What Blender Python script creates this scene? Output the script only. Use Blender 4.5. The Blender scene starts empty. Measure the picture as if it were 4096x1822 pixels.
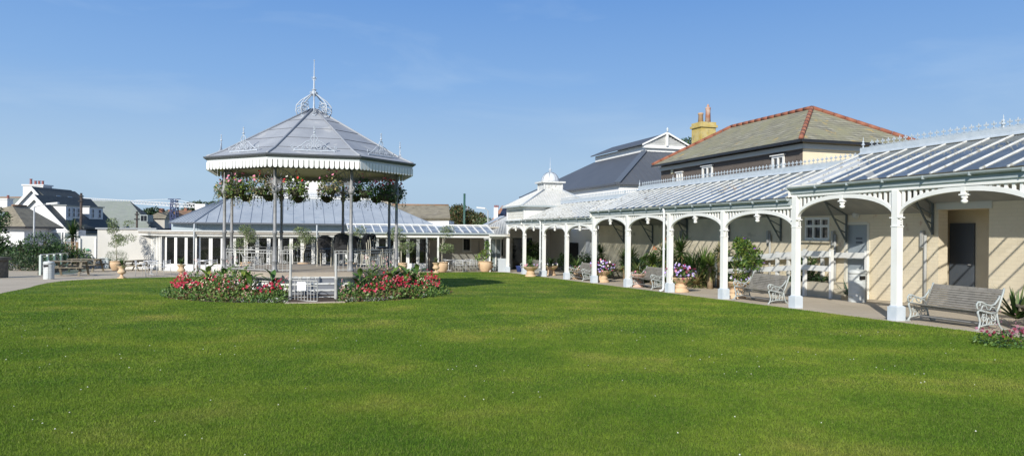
import bpy, math, random
import numpy as np
from mathutils import Vector, Matrix
R = random.Random(7)
PI = math.pi
F = 2841.0; ROLL = .008; EYE = 1.61
scene = bpy.context.scene
COL = scene.collection
TH = math.atan(.3108); CT, ST = math.cos(TH), math.sin(TH)
FTS = Matrix.Rotation(TH, 4, 'Z')
SLOPE = .0204

def TS(t, s, z=0.0): return Vector((CT*t-ST*s, ST*t+CT*s, z))
def gz(Y): return -SLOPE*min(max(Y, -40), 62)
def gts(t, s): return gz(ST*t+CT*s)
def lev(px, py):
    dx, dy = px-2048, py-928
    return dx+ROLL*dy, dy-ROLL*dx
def at(px, py, Y):
    a, b = lev(px, py)
    return Vector((a/F*Y, Y, EYE-b/F*Y))
def gp(px, py):
    a, b = lev(px, py)
    Y = EYE*F/(b-SLOPE*F)
    return Vector((a/F*Y, Y, gz(Y)))

# ---------------------------------------------------------------- materials
def rgb(c): return (c[0], c[1], c[2], 1)
class NT:
    def __init__(s, name):
        s.m = bpy.data.materials.new(name); s.m.use_nodes = True
        s.t = s.m.node_tree; s.b = s.t.nodes['Principled BSDF']
        s.pos = None
    def n(s, ty, **k):
        x = s.t.nodes.new(ty)
        for a, b in k.items():
            if a in x.inputs: x.inputs[a].default_value = b
            else: setattr(x, a, b)
        return x
    def l(s, a, b): s.t.links.new(a, b)
    def P(s):
        if not s.pos: s.pos = s.n('ShaderNodeNewGeometry').outputs['Position']
        return s.pos
    def noise(s, scale, detail=4, vec=None, rough=.55):
        x = s.n('ShaderNodeTexNoise'); x.inputs['Scale'].default_value = scale
        x.inputs['Detail'].default_value = detail; x.inputs['Roughness'].default_value = rough
        s.l(vec or s.P(), x.inputs['Vector']); return x.outputs['Fac']
    def ramp(s, fac, stops):
        x = s.n('ShaderNodeValToRGB'); cr = x.color_ramp
        while len(cr.elements) < len(stops): cr.elements.new(.5)
        for e, (p, c) in zip(cr.elements, stops): e.position = p; e.color = rgb(c) if len(c) == 3 else c
        s.l(fac, x.inputs['Fac']); return x.outputs['Color']
    def mix(s, fac, a, b, mode='MIX'):
        x = s.n('ShaderNodeMix', data_type='RGBA', blend_type=mode)
        for i, v in ((0, fac), (6, a), (7, b)):
            if isinstance(v, (int, float)): x.inputs[i].default_value = v
            elif isinstance(v, tuple): x.inputs[i].default_value = rgb(v)
            else: s.l(v, x.inputs[i])
        return x.outputs[2]
    def bump(s, h, strength=.3, dist=.01):
        x = s.n('ShaderNodeBump'); x.inputs['Strength'].default_value = strength; x.inputs['Distance'].default_value = dist
        s.l(h, x.inputs['Height']); s.l(x.outputs['Normal'], s.b.inputs['Normal'])

MC = {}
def mat(name, c, c2=None, rough=.6, scale=3, metal=0, bump=0, bscale=40, spot=None, lo=.35, hi=.65, spec=.5, sscale=6, slo=.58):
    if name in MC: return MC[name]
    w = NT(name); b = w.b
    b.inputs['Roughness'].default_value = rough; b.inputs['Metallic'].default_value = metal
    b.inputs['Specular IOR Level'].default_value = spec
    if c2:
        col = w.ramp(w.noise(scale), [(lo, c), (hi, c2)])
        if spot:
            col = w.mix(w.ramp(w.noise(sscale, 6), [(slo, (0, 0, 0)), (slo+.1, (1, 1, 1))]), col, spot)
        w.l(col, b.inputs['Base Color'])
    else: b.inputs['Base Color'].default_value = rgb(c)
    if bump: w.bump(w.noise(bscale, 5), bump)
    MC[name] = w.m; return w.m

def brickmat(name, c1, c2, mortar, bw, bh, ms=.01, rough=.8, var=None, bump=.4, spot=None, slo=.58, sscale=3):
    if name in MC: return MC[name]
    w = NT(name); b = w.b; b.inputs['Roughness'].default_value = rough
    tc = w.n('ShaderNodeTexCoord'); sp = w.n('ShaderNodeSeparateXYZ'); w.l(tc.outputs['Object'], sp.inputs[0])
    ad = w.n('ShaderNodeMath', operation='ADD'); w.l(sp.outputs[0], ad.inputs[0]); w.l(sp.outputs[1], ad.inputs[1])
    cb = w.n('ShaderNodeCombineXYZ'); w.l(ad.outputs[0], cb.inputs[0]); w.l(sp.outputs[2], cb.inputs[1])
    br = w.n('ShaderNodeTexBrick'); w.l(cb.outputs[0], br.inputs['Vector'])
    br.inputs['Color1'].default_value = rgb(c1); br.inputs['Color2'].default_value = rgb(c2); br.inputs['Mortar'].default_value = rgb(mortar)
    br.inputs['Scale'].default_value = 1; br.inputs['Brick Width'].default_value = bw; br.inputs['Row Height'].default_value = bh
    br.inputs['Mortar Size'].default_value = ms; br.inputs['Mortar Smooth'].default_value = .2
    col = br.outputs['Color']
    if var: col = w.mix(w.ramp(w.noise(1.3, 6, rough=.7), [(.4, (0, 0, 0)), (.62, (1, 1, 1))]), col, var)
    if spot: col = w.mix(w.ramp(w.noise(sscale, 7, rough=.7), [(slo, (0, 0, 0)), (slo+.06, (1, 1, 1))]), col, spot)
    w.l(col, b.inputs['Base Color'])
    iv = w.n('ShaderNodeMath', operation='SUBTRACT'); iv.inputs[0].default_value = 1; w.l(br.outputs['Fac'], iv.inputs[1])
    w.bump(iv.outputs[0], bump, .01)
    MC[name] = w.m; return w.m

def glassmat(name, tint, trans, rough=.1, dirt=(.5, .52, .5), dlo=.4, dhi=.7, dmax=.5):
    """real sheet glass: part see-through, part milky dirt, part mirror"""
    if name in MC: return MC[name]
    w = NT(name); t = w.t
    tr = w.n('ShaderNodeBsdfTransparent'); tr.inputs[0].default_value = rgb(tint)
    b = w.b; b.inputs['Base Color'].default_value = rgb(dirt); b.inputs['Roughness'].default_value = rough
    mx = w.n('ShaderNodeMixShader')
    st = w.n('ShaderNodeMapping'); st.inputs['Scale'].default_value = (1, 1, 1); w.l(w.P(), st.inputs[0])
    f = w.ramp(w.noise(2.2, 6, st.outputs[0]), [(dlo, (1-trans,)*3), (dhi, (1-trans+dmax*trans,)*3)])
    w.l(f, mx.inputs[0]); w.l(tr.outputs[0], mx.inputs[1]); w.l(b.outputs[0], mx.inputs[2])
    ge = w.n('ShaderNodeNewGeometry'); dt = w.n('ShaderNodeVectorMath', operation='DOT_PRODUCT'); w.l(ge.outputs['Normal'], dt.inputs[0]); w.l(ge.outputs['Incoming'], dt.inputs[1])
    def mth(op, a, b_):
        x = w.n('ShaderNodeMath', operation=op)
        for i, v in ((0, a), (1, b_)):
            if v is None: continue
            if isinstance(v, (int, float)): x.inputs[i].default_value = v
            else: w.l(v, x.inputs[i])
        return x.outputs[0]
    fz = mth('ADD', mth('MULTIPLY', mth('POWER', mth('SUBTRACT', 1.0, mth('ABSOLUTE', dt.outputs['Value'], None)), 5.0), .9), .06)
    gl = w.n('ShaderNodeBsdfGlossy'); gl.inputs['Roughness'].default_value = .03
    m2 = w.n('ShaderNodeMixShader'); w.l(fz, m2.inputs[0]); w.l(mx.outputs[0], m2.inputs[1]); w.l(gl.outputs[0], m2.inputs[2])
    w.l(m2.outputs[0], t.nodes['Material Output'].inputs['Surface'])
    MC[name] = w.m; return w.m

WHITE = mat('white_paint', (.80, .80, .78), (.74, .74, .71), .45, 2, spot=(.62, .60, .54), sscale=9, slo=.68)
WHITEW = mat('weathered_white', (.66, .67, .66), (.54, .55, .53), .6, 4, spot=(.30, .28, .23), sscale=7, slo=.57)
WALLW = mat('white_render', (.72, .71, .67), (.68, .67, .63), .85, .8, bump=.2, spot=(.55, .53, .48), sscale=1.6, slo=.64)
PALEBL = mat('pale_blue_paint', (.50, .56, .62), (.56, .61, .66), .5, 5)
LEAD = mat('lead_sheet', (.27, .29, .325), (.35, .37, .40), .55, .9, metal=.0, bump=.15, bscale=6, spot=(.42, .43, .44), sscale=1.6)
ZINC = mat('zinc_sheet', (.31, .35, .40), (.38, .42, .465), .5, 1.1, bump=.1, bscale=5, spot=(.26, .31, .37), sscale=2)
IRON = mat('grey_ironwork', (.20, .20, .205), (.27, .27, .27), .5, 8)
IRONB = mat('pale_blue_ironwork', (.40, .45, .51), (.48, .52, .57), .5, 9, spot=(.2, .2, .2), sscale=30, slo=.62)
GUTTER = mat('grey_green_gutter', (.34, .39, .405), (.40, .445, .46), .5, 4)
CREAM = mat('cream_render', (.66, .58, .43), (.61, .53, .39), .9, 1.5, bump=.2)
def paver(name, a, b, c):
    w = NT(name); w.b.inputs['Roughness'].default_value = .9
    n1 = w.ramp(w.noise(.35, 5), [(.35, a), (.65, b)]); n2 = w.ramp(w.noise(60, 3), [(.3, (.82,)*3), (.7, (1.1,)*3)])
    col = w.mix(1.0, n1, n2, 'MULTIPLY'); col = w.mix(w.ramp(w.noise(1.7, 6, rough=.7), [(.56, (0, 0, 0)), (.7, (.7,)*3)]), col, c)
    br = w.n('ShaderNodeTexBrick'); w.l(w.P(), br.inputs['Vector']); br.inputs['Scale'].default_value = 1; br.inputs['Brick Width'].default_value = 2.4; br.inputs['Row Height'].default_value = 1.8; br.inputs['Mortar Size'].default_value = .012
    br.inputs['Color1'].default_value = (1, 1, 1, 1); br.inputs['Color2'].default_value = (.93, .93, .93, 1); br.inputs['Mortar'].default_value = (.6, .6, .58, 1); col = w.mix(1.0, col, br.outputs['Color'], 'MULTIPLY')
    w.l(col, w.b.inputs['Base Color']); w.bump(w.noise(90, 4), .3, .004); MC[name] = w.m; return w.m
PAVE = paver('buff_paving', (.46, .395, .30), (.54, .465, .36), (.38, .33, .26))

# ---------------------------------------------------------------- mesh builder
MW = {}
class MB:
    def __init__(s, M=None): s.v = []; s.f = []; s.mi = []; s.M = M; s.sm = []
    def add(s, vs, fs, m=0, smooth=False):
        o = len(s.v); s.v += [tuple(p) for p in vs]
        for q in fs: s.f.append(tuple(i+o for i in q)); s.mi.append(m); s.sm.append(smooth)
        return s
    def box(s, x0, x1, y0, y1, z0, z1, m=0):
        return s.add([(x, y, z) for x in (x0, x1) for y in (y0, y1) for z in (z0, z1)],
                     [(0, 1, 3, 2), (4, 6, 7, 5), (0, 4, 5, 1), (2, 3, 7, 6), (0, 2, 6, 4), (1, 5, 7, 3)], m)
    def cb(s, c, d, m=0): return s.box(c[0]-d[0]/2, c[0]+d[0]/2, c[1]-d[1]/2, c[1]+d[1]/2, c[2]-d[2]/2, c[2]+d[2]/2, m)
    def bar(s, p, q, w, h, up=(0, 0, 1), m=0):
        p, q, up = Vector(p), Vector(q), Vector(up); d = (q-p).normalized()
        a = d.cross(up)
        if a.length < 1e-4: a = d.cross(Vector((1, 0, 0)))
        a.normalize(); b = a.cross(d).normalized(); a *= w/2; b *= h/2
        return s.add([p-a-b, p+a-b, p+a+b, p-a+b, q-a-b, q+a-b, q+a+b, q-a+b],
                     [(0, 3, 2, 1), (4, 5, 6, 7), (0, 1, 5, 4), (1, 2, 6, 5), (2, 3, 7, 6), (3, 0, 4, 7)], m)
    def tube(s, pts, r, n=6, m=0, caps=True):
        pts = [Vector(p) for p in pts]; k = len(pts); rs = r if isinstance(r, (list, tuple)) else [r]*k
        vs = []; ref = None
        for i, p in enumerate(pts):
            d = (pts[min(i+1, k-1)]-pts[max(i-1, 0)]).normalized()
            if ref is None:
                ref = d.cross(Vector((0, 0, 1)));
                if ref.length < .05: ref = Vector((1, 0, 0))
            a = (ref-d*ref.dot(d))
            if a.length < 1e-5: a = d.orthogonal()
            a.normalize(); ref = a; b = d.cross(a)
            for j in range(n):
                t = 2*PI*j/n; vs.append(p+(a*math.cos(t)+b*math.sin(t))*rs[i])
        fs = [(i*n+j, i*n+(j+1) % n, (i+1)*n+(j+1) % n, (i+1)*n+j) for i in range(k-1) for j in range(n)]
        if caps: fs += [tuple(range(n-1, -1, -1)), tuple(range((k-1)*n, k*n))]
        return s.add(vs, fs, m, n > 5)
    def lathe(s, prof, n=12, c=(0, 0, 0), m=0, ph=0, smooth=None):
        vs = []; k = len(prof)
        for r, z in prof:
            for j in range(n):
                t = 2*PI*j/n+ph; vs.append((c[0]+r*math.cos(t), c[1]+r*math.sin(t), c[2]+z))
        fs = [(i*n+j, i*n+(j+1) % n, (i+1)*n+(j+1) % n, (i+1)*n+j) for i in range(k-1) for j in range(n)]
        if prof[0][0] > 1e-4: fs.append(tuple(range(n-1, -1, -1)))
        if prof[-1][0] > 1e-4: fs.append(tuple(range((k-1)*n, k*n)))
        return s.add(vs, fs, m, (n > 8) if smooth is None else smooth)
    def ext(s, pts, vec, m=0):
        """polygon swept along vec"""
        pts = [Vector(p) for p in pts]; v = Vector(vec); n = len(pts)
        return s.add(pts+[p+v for p in pts], [tuple(range(n)), tuple(range(2*n-1, n-1, -1))]+[(i, i+n, (i+1) % n+n, (i+1) % n) for i in range(n)], m)
    def poly(s, pts, m=0): return s.add(pts, [tuple(range(len(pts)))], m)
    def ball(s, c, r, m=0, n=8):
        return s.lathe([(r*math.sin(PI*i/n), -r*math.cos(PI*i/n)) for i in range(n+1)], n+2, c, m, smooth=True)
    # foliage
    def leaf(s, p, d, u, L, w, m=0):
        d = d.normalized(); a = d.cross(u)
        if a.length < 1e-3: a = d.orthogonal()
        a = a.normalized()*w/2
        o = len(s.v); s.v += [tuple(p), tuple(p+d*L*.5+a), tuple(p+d*L), tuple(p+d*L*.5-a)]
        s.f.append((o, o+1, o+2, o+3)); s.mi.append(m); s.sm.append(False)
    def cloud(s, c, rad, n, L, mats=(0, 1, 2), rng=R, inner=.35, w=.55, zmin=-9):
        c = Vector(c)
        for _ in range(n):
            d = Vector((rng.gauss(0, 1), rng.gauss(0, 1), rng.gauss(0, 1))).normalized()
            k = (inner+(1-inner)*rng.random()**.6)
            p = c+Vector((d.x*rad[0], d.y*rad[1], d.z*rad[2]))*k
            if p.z < zmin: continue
            e = (d+Vector((rng.gauss(0, .8), rng.gauss(0, .8), rng.gauss(0, .8))))
            l = L*rng.uniform(.6, 1.3)
            s.leaf(p, e, Vector((rng.gauss(0, 1), rng.gauss(0, 1), rng.gauss(0, 1)+.5)), l, l*w, rng.choice(mats))
    def blade(s, p, az, el, L, w, droop=.6, m=0, seg=3):
        vs = []; q = Vector(p); a = Vector((-math.sin(az), math.cos(az), 0))
        for i in range(seg+1):
            ww = w*(1-i/seg)*(.7 if i == 0 else 1)/2+.002
            vs += [q-a*ww, q+a*ww]
            e = el-droop*(i+.5)/seg
            q = q+Vector((math.cos(az)*math.cos(e), math.sin(az)*math.cos(e), math.sin(e)))*(L/seg)
        s.add(vs, [(2*i, 2*i+1, 2*i+3, 2*i+2) for i in range(seg)], m)
    def rosette(s, p, n, L, w, el=(.0, 1.4), droop=.7, mats=(0, 1), rng=R):
        for i in range(n):
            s.blade(p, rng.random()*2*PI, rng.uniform(*el), L*rng.uniform(.75, 1.1), w, droop*rng.uniform(.6, 1.3), rng.choice(mats))
    def build(s, name, ms, parent=None, **tags):
        if not isinstance(ms, (list, tuple)): ms = [ms]
        vs = s.v
        T = None
        if s.M is not None: T = s.M
        if parent is not None and s.M is not None: T = MW[parent.name].inverted() @ s.M
        if T is not None:
            A = np.array(vs, dtype=float) @ np.array(T.to_3x3()).T + np.array(T.translation)
            vs = A.tolist()
        me = bpy.data.meshes.new(name); me.from_pydata(vs, [], s.f)
        for m in ms: me.materials.append(m)
        if len(ms) > 1: me.polygons.foreach_set('material_index', [min(i, len(ms)-1) for i in s.mi])
        if any(s.sm): me.polygons.foreach_set('use_smooth', s.sm)
        me.update()
        o = bpy.data.objects.new(name, me); COL.objects.link(o)
        if parent is not None: o.parent = parent; MW[o.name] = MW[parent.name]
        else: MW[o.name] = Matrix()
        for k, v in tags.items(): o[k] = v
        return o
W = Matrix()   # world frame for MB(W)

def root(name, loc, label, cat, group=None, rz=0.0):
    o = bpy.data.objects.new(name, None); COL.objects.link(o); o.empty_display_size = .2
    o.location = loc; o.rotation_euler = (0, 0, rz)
    MW[o.name] = Matrix.Translation(loc) @ Matrix.Rotation(rz, 4, 'Z')
    o['label'] = label; o['category'] = cat
    if group: o['group'] = group
    return o
KIDS = {}
def kids(o): return [x for x in COL.objects if x.parent == o]
def dup(r0, loc, rz, label, group=None, scale=1.0):
    def cp(o, par):
        c = o.copy(); COL.objects.link(c)
        if par: c.parent = par
        for k in TREE[o.name]: cp(k, c)
        return c
    if r0.name not in TREE: scan(r0)
    c = cp(r0, None); c.location = loc; c.rotation_euler = (0, 0, rz); c.scale = (scale,)*3
    c['label'] = label
    if group: c['group'] = group
    return c
TREE = {}
def scan(o):
    TREE[o.name] = kids(o)
    for k in TREE[o.name]: scan(k)
def place(o, loc, rz=0, scale=1.0): o.location = loc; o.rotation_euler = (0, 0, rz); o.scale = (scale,)*3

def spiral(c, r0, turns, a0, u, v, n=14, k=.12):
    """spiral winding in towards c in the plane (u, v)"""
    c, u, v = Vector(c), Vector(u), Vector(v)
    out = []
    for i in range(n+1):
        t = i/n; r = r0*(1-t*(1-k)); a = a0+turns*2*PI*t
        out.append(c+u*(r*math.cos(a))+v*(r*math.sin(a)))
    return out

# ---------------------------------------------------------------- camera, light, sky
cam = bpy.data.cameras.new('camera'); co = bpy.data.objects.new('camera', cam); COL.objects.link(co)
cam.sensor_width = 36; cam.lens = F/4096*36; cam.shift_y = (928-911)/4096; cam.clip_end = 8000; cam.clip_start = .1
co.matrix_world = Matrix.Translation((0, 0, EYE)) @ Matrix.Rotation(PI/2, 4, 'X') @ Matrix.Rotation(ROLL, 4, 'Z')
scene.camera = co
EL = math.radians(28.2); AZ = math.radians(21.2)   # sun is behind the camera, to its left
sd = Vector((-math.sin(AZ)*math.cos(EL), -math.cos(AZ)*math.cos(EL), math.sin(EL)))
sun = bpy.data.lights.new('sun', 'SUN'); sun.energy = 4.6; sun.angle = math.radians(.53); sun.color = (1, .95, .86)
so = bpy.data.objects.new('sun', sun); COL.objects.link(so); so.rotation_euler = sd.to_track_quat('Z', 'Y').to_euler(); so.location = (0, 0, 60)
wd = bpy.data.worlds.new('World'); scene.world = wd; wd.use_nodes = True
wt = wd.node_tree; bg = wt.nodes['Background']
sky = wt.nodes.new('ShaderNodeTexSky'); sky.sky_type = 'NISHITA'; sky.sun_disc = False
sky.sun_elevation = EL; sky.sun_rotation = math.atan2(sd.x, sd.y); sky.altitude = 20; sky.air_density = .85; sky.dust_density = .15; sky.ozone_density = 2.0
# thin wisps of high cloud
tc = wt.nodes.new('ShaderNodeTexCoord'); mp = wt.nodes.new('ShaderNodeMapping'); mp.inputs['Scale'].default_value = (2.6, 2.6, 10); mp.inputs['Rotation'].default_value = (0, .28, .3)
nz = wt.nodes.new('ShaderNodeTexNoise'); nz.inputs['Scale'].default_value = 1.3; nz.inputs['Detail'].default_value = 7; nz.inputs['Roughness'].default_value = .55; nz.inputs['Distortion'].default_value = .6
rp = wt.nodes.new('ShaderNodeValToRGB'); rp.color_ramp.elements[0].position = .52; rp.color_ramp.elements[0].color = (0, 0, 0, 1); rp.color_ramp.elements[1].position = .85; rp.color_ramp.elements[1].color = (.28, .28, .28, 1)
wl = wt.links.new
wl(tc.outputs['Generated'], mp.inputs[0]); wl(mp.outputs[0], nz.inputs['Vector']); wl(nz.outputs['Fac'], rp.inputs['Fac'])
sx = wt.nodes.new('ShaderNodeSeparateXYZ'); wl(tc.outputs['Generated'], sx.inputs[0])
gr = wt.nodes.new('ShaderNodeValToRGB'); cr = gr.color_ramp
for _ in range(3): cr.elements.new(.5)
for e_, (p_, c_) in zip(cr.elements, [(0, (.40, .54, .68, 1)), (.07, (.41, .575, .75, 1)), (.20, (.235, .425, .74, 1)), (.31, (.150, .325, .68, 1)), (.7, (.10, .24, .58, 1))]): e_.position = p_; e_.color = c_
wl(sx.outputs[2], gr.inputs['Fac'])
K = .15; EXPO = .25
sc_ = wt.nodes.new('ShaderNodeMix'); sc_.data_type = 'RGBA'; sc_.blend_type = 'MULTIPLY'; sc_.inputs[0].default_value = 1; sc_.clamp_result = False; wl(gr.outputs[0], sc_.inputs[6]); v_ = 1.05/(K*2**EXPO); sc_.inputs[7].default_value = (v_, v_, v_, 1)
bl = wt.nodes.new('ShaderNodeMapRange'); bl.inputs['From Min'].default_value = .33; bl.inputs['From Max'].default_value = .6; wl(sx.outputs[2], bl.inputs['Value'])
m1 = wt.nodes.new('ShaderNodeMix'); m1.data_type = 'RGBA'; wl(bl.outputs[0], m1.inputs[0]); wl(sc_.outputs[2], m1.inputs[6]); wl(sky.outputs[0], m1.inputs[7])
m2 = wt.nodes.new('ShaderNodeMix'); m2.data_type = 'RGBA'; wl(rp.outputs['Color'], m2.inputs[0]); wl(m1.outputs[2], m2.inputs[6]); m2.inputs[7].default_value = (3.4, 4.2, 5.0, 1)
wl(m2.outputs[2], bg.inputs[0]); bg.inputs[1].default_value = K
vs = scene.view_settings; vs.view_transform = 'Standard'; vs.look = 'None'; vs.exposure = EXPO; vs.gamma = 1; vs.use_curve_mapping = False
scene.render.film_transparent = False
scene.cycles.max_bounces = 6; scene.cycles.transparent_max_bounces = 16

# ---------------------------------------------------------------- ground, paving, lawn
g = MB(W); rows = [-40, 62, 90, 260, 4000]; zs = [gz(-40), gz(62), gz(62)-.3, -6, -6]
for i in range(len(rows)):
    g.v += [(-4000, rows[i], zs[i]), (4000, rows[i], zs[i])]
g.f = [(2*i, 2*i+1, 2*i+3, 2*i+2) for i in range(len(rows)-1)]; g.mi = [0]*4; g.sm = [False]*4
g.build('ground', mat('rough_earth', (.10, .10, .05), (.14, .13, .08), .95, 1.5), kind='structure')
def sheet(name, pts, m, dz): 
    b = MB(W); b.poly([(p[0], p[1], -SLOPE*p[1]+dz) for p in pts]); return b.build(name, m, kind='structure')
sheet('paving', [(-48, 8), (34, 8), (34, 60), (-48, 60)], PAVE, .004)
def tsxy(t, s): v = TS(t, s); return (v.x, v.y)
LE = 12.80
# lawn edge: runs along the walk, curves round in front of the cafe and comes back down the left side
ctrl = [tsxy(LE, 41.0), tsxy(LE-.3, 42.4), tsxy(LE-1.6, 43.1), (-4.4, 43.3), (-8, 41.7), (-12, 38.5), (-15.6, 34.9), (-17.5, 33.0), (-18.8, 31.0), (-18.7, 29.0), (-17.9, 26.8), (-17.1, 25.1), (-16.2, 22.7), (-14.5, 18.5), (-12.5, 14), (-9, 6), (-6, 0)]
def smooth(ps, k=6):
    out = []
    for i in range(len(ps)-1):
        p0, p1, p2, p3 = ps[max(i-1, 0)], ps[i], ps[i+1], ps[min(i+2, len(ps)-1)]
        for j in range(k):
            t = j/k
            out.append(tuple(.5*((2*p1[a])+(-p0[a]+p2[a])*t+(2*p0[a]-5*p1[a]+4*p2[a]-p3[a])*t*t+(-p0[a]+3*p1[a]-3*p2[a]+p3[a])*t**3) for a in (0, 1)))
    return out+[ps[-1]]
LAWN = [tsxy(LE, 2)]+[tsxy(LE, s) for s in np.arange(5, 41, 3.0)]+smooth(ctrl)+[(-6, -3), (8, -3)]
LAWN = [p for p in LAWN]
w = NT('lawn_turf'); w.b.inputs['Roughness'].default_value = .9; w.b.inputs['Specular IOR Level'].default_value = .15
GA, GB, GC = (.086, .156, .014), (.128, .194, .019), (.20, .222, .040)
def turfcol(w, k=1.0):
    a = w.ramp(w.noise(.55, 5, rough=.6), [(.40, tuple(x*k for x in GA)), (.54, tuple(x*k for x in GB)), (.70, tuple(x*k for x in GC))])
    st = w.n('ShaderNodeMapping'); st.inputs['Scale'].default_value = (.45, 1, 1); w.l(w.P(), st.inputs[0])
    b = w.ramp(w.noise(.5, 4, st.outputs[0], .6), [(.36, (.86, .93, .86)), (.66, (1.22, 1.10, 1.20))])
    return w.mix(1.0, a, b, 'MULTIPLY')
fine = w.ramp(w.noise(38, 4, rough=.7), [(.30, (.62,)*3), (.7, (1.35,)*3)])
w.l(w.mix(1.0, turfcol(w), fine, 'MULTIPLY'), w.b.inputs['Base Color']); w.bump(w.noise(45, 5, rough=.7), .9, .03)
TURF = w.m
sheet('lawn', LAWN, TURF, .020)
# edge of the turf
b = MB(W)
for p, q in zip(LAWN[:-3], LAWN[1:-2]):
    b.add([(p[0], p[1], -SLOPE*p[1]+.003), (q[0], q[1], -SLOPE*q[1]+.003), (q[0], q[1], -SLOPE*q[1]+.020), (p[0], p[1], -SLOPE*p[1]+.020)], [(0, 1, 2, 3)])
b.build('lawn_edge', mat('turf_soil', (.06, .05, .025)), kind='structure')
# grass blades
BSC = Vector((-6.70, 23.9, 0)); BEDR = 4.50
def inlawn(X, Y):
    n = len(LAWN); c = np.zeros(X.shape, bool); j = n-1
    for i in range(n):
        xi, yi = LAWN[i]; xj, yj = LAWN[j]
        if yi != yj:
            m = ((yi > Y) != (yj > Y)) & (X < (xj-xi)*(Y-yi)/(yj-yi)+xi); c ^= m
        j = i
    return c & ((X-BSC.x)**2+(Y-BSC.y)**2 > (BEDR+.05)**2)
rs = np.random.RandomState(3)
VX = []; MI = []
for (ya, yb, n, h, wd_) in ((4.8, 8, 240000, .020, .0050), (8, 13, 260000, .021, .008), (13, 22, 170000, .022, .016), (22, 46, 100000, .024, .028)):
    Y = np.sqrt(rs.rand(n)*(yb**2-ya**2)+ya**2); X = (rs.rand(n)*2-1)*.76*Y
    k = inlawn(X, Y); X, Y = X[k], Y[k]; n = len(X)
    a = rs.rand(n)*2*PI; hh = h*(.5+rs.rand(n)); ww = wd_*(.7+.6*rs.rand(n)); la = rs.rand(n)*2*PI; ln = hh*rs.rand(n)*.9
    Z = -SLOPE*Y+.018; dx = np.cos(a)*ww/2; dy = np.sin(a)*ww/2
    T = np.stack([np.stack([X-dx, Y-dy, Z], 1), np.stack([X+dx, Y+dy, Z], 1), np.stack([X+np.cos(la)*ln, Y+np.sin(la)*ln, Z+hh], 1)], 1)
    VX.append(T.reshape(-1, 3)); MI.append((rs.rand(n) > .82).astype(np.int32))
# clover heads: little white tufts
n = 210; Y = np.sqrt(rs.rand(n)*(13.5**2-5**2)+5**2); X = (rs.rand(n)*2-1)*.74*Y; k = (np.sin(X*1.3+Y*.9)+np.sin(Y*1.7-X*.6) > -.2); X, Y = X[k], Y[k]; n = len(X)
q = []
for x, y in zip(X, Y):
    z = -SLOPE*y+.05; r = rs.uniform(.005, .009)
    for j in range(5):
        a = j*1.2566; q.append([(x, y, z+r*1.2), (x+r*math.cos(a), y+r*math.sin(a), z), (x+r*math.cos(a+1.2566), y+r*math.sin(a+1.2566), z)])
VX.append(np.array(q).reshape(-1, 3)); MI.append(np.full(len(q), 2, np.int32))
V = np.concatenate(VX); MI = np.concatenate(MI); nt = len(V)//3
me = bpy.data.meshes.new('grass'); me.vertices.add(len(V)); me.vertices.foreach_set('co', V.astype(np.float32).ravel())
me.loops.add(nt*3); me.loops.foreach_set('vertex_index', np.arange(nt*3, dtype=np.int32))
me.polygons.add(nt); me.polygons.foreach_set('loop_start', np.arange(0, nt*3, 3, dtype=np.int32))
try: me.polygons.foreach_set('loop_total', np.full(nt, 3, np.int32))
except Exception: pass
def grassmat(name, k, dry=False):
    w = NT(name); w.b.inputs['Roughness'].default_value = .7; w.b.inputs['Specular IOR Level'].default_value = .2
    c = w.mix(1.0, turfcol(w, k), w.ramp(w.noise(14, 3), [(.3, (.75,)*3), (.7, (1.25,)*3)]), 'MULTIPLY')
    if dry: c = w.mix(.5, c, (.24, .24, .09))
    tr = w.n('ShaderNodeBsdfTranslucent'); w.l(c, tr.inputs[0]); w.l(c, w.b.inputs['Base Color'])
    mxs = w.n('ShaderNodeMixShader'); mxs.inputs[0].default_value = .3; w.l(w.b.outputs[0], mxs.inputs[1]); w.l(tr.outputs[0], mxs.inputs[2])
    w.l(mxs.outputs[0], w.t.nodes['Material Output'].inputs['Surface']); return w.m
for m_ in (grassmat('grass_blade', 1.35), grassmat('grass_blade_pale', 1.5, True), mat('clover_white', (.6, .6, .52))): me.materials.append(m_)
me.polygons.foreach_set('material_index', MI); me.update(calc_edges=True)
go = bpy.data.objects.new('grass', me); COL.objects.link(go); go['kind'] = 'stuff'; go['label'] = 'short mown grass with scattered white clover heads'; go['category'] = 'grass'
# ================================================================ ARCADE (three stepped lengths)
T0, PITCH, S10 = 13.18, 3.383, 12.85
def PS(i): return S10+PITCH*(10-i)
AGLASS = glassmat('dusty_roof_glass', (.97, .98, .985), .95, .12, (.60, .66, .72), .48, .78, .22)
AGLASSD = glassmat('lichened_roof_glass', (.75, .8, .8), .55, .3, (.52, .53, .50), .38, .62, .6)
CREST = mat('pale_blue_cresting', (.40, .455, .50), (.47, .52, .56), .5, 6)
AGLASSM = glassmat('milky_roof_glass', (.95, .97, .98), .88, .14, (.74, .78, .82), .42, .70, .28)
def fleuron(b, t, s, z, h=.17, m=0):
    d = .012
    def pr(pts): b.ext([(t-d/2, s+a*h, z+c*h) for a, c in pts], (d, 0, 0), m)
    pr([(-.06, 0), (.06, 0), (.05, .5), (-.05, .5)])
    pr([(0, .38), (.14, .68), (0, 1.0), (-.14, .68)])
    pr([(-.05, .42), (.05, .42), (.36, .5), (.34, .74), (.16, .6), (0, .56), (-.16, .6), (-.34, .74), (-.36, .5)])
    pr([(-.5, 0), (.5, 0), (.36, .12), (-.36, .12)])
def finial(b, t, s, z, k=1.0, m=0):
    b.lathe([(r*k, h*k) for r, h in ((.05, 0), (.03, .05), (.03, .10), (.075, .14), (.075, .17), (.03, .21), (.05, .26), (.035, .31), (.012, .34), (.02, .40), (.004, .50))], 8, (t, s, z), m)
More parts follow.
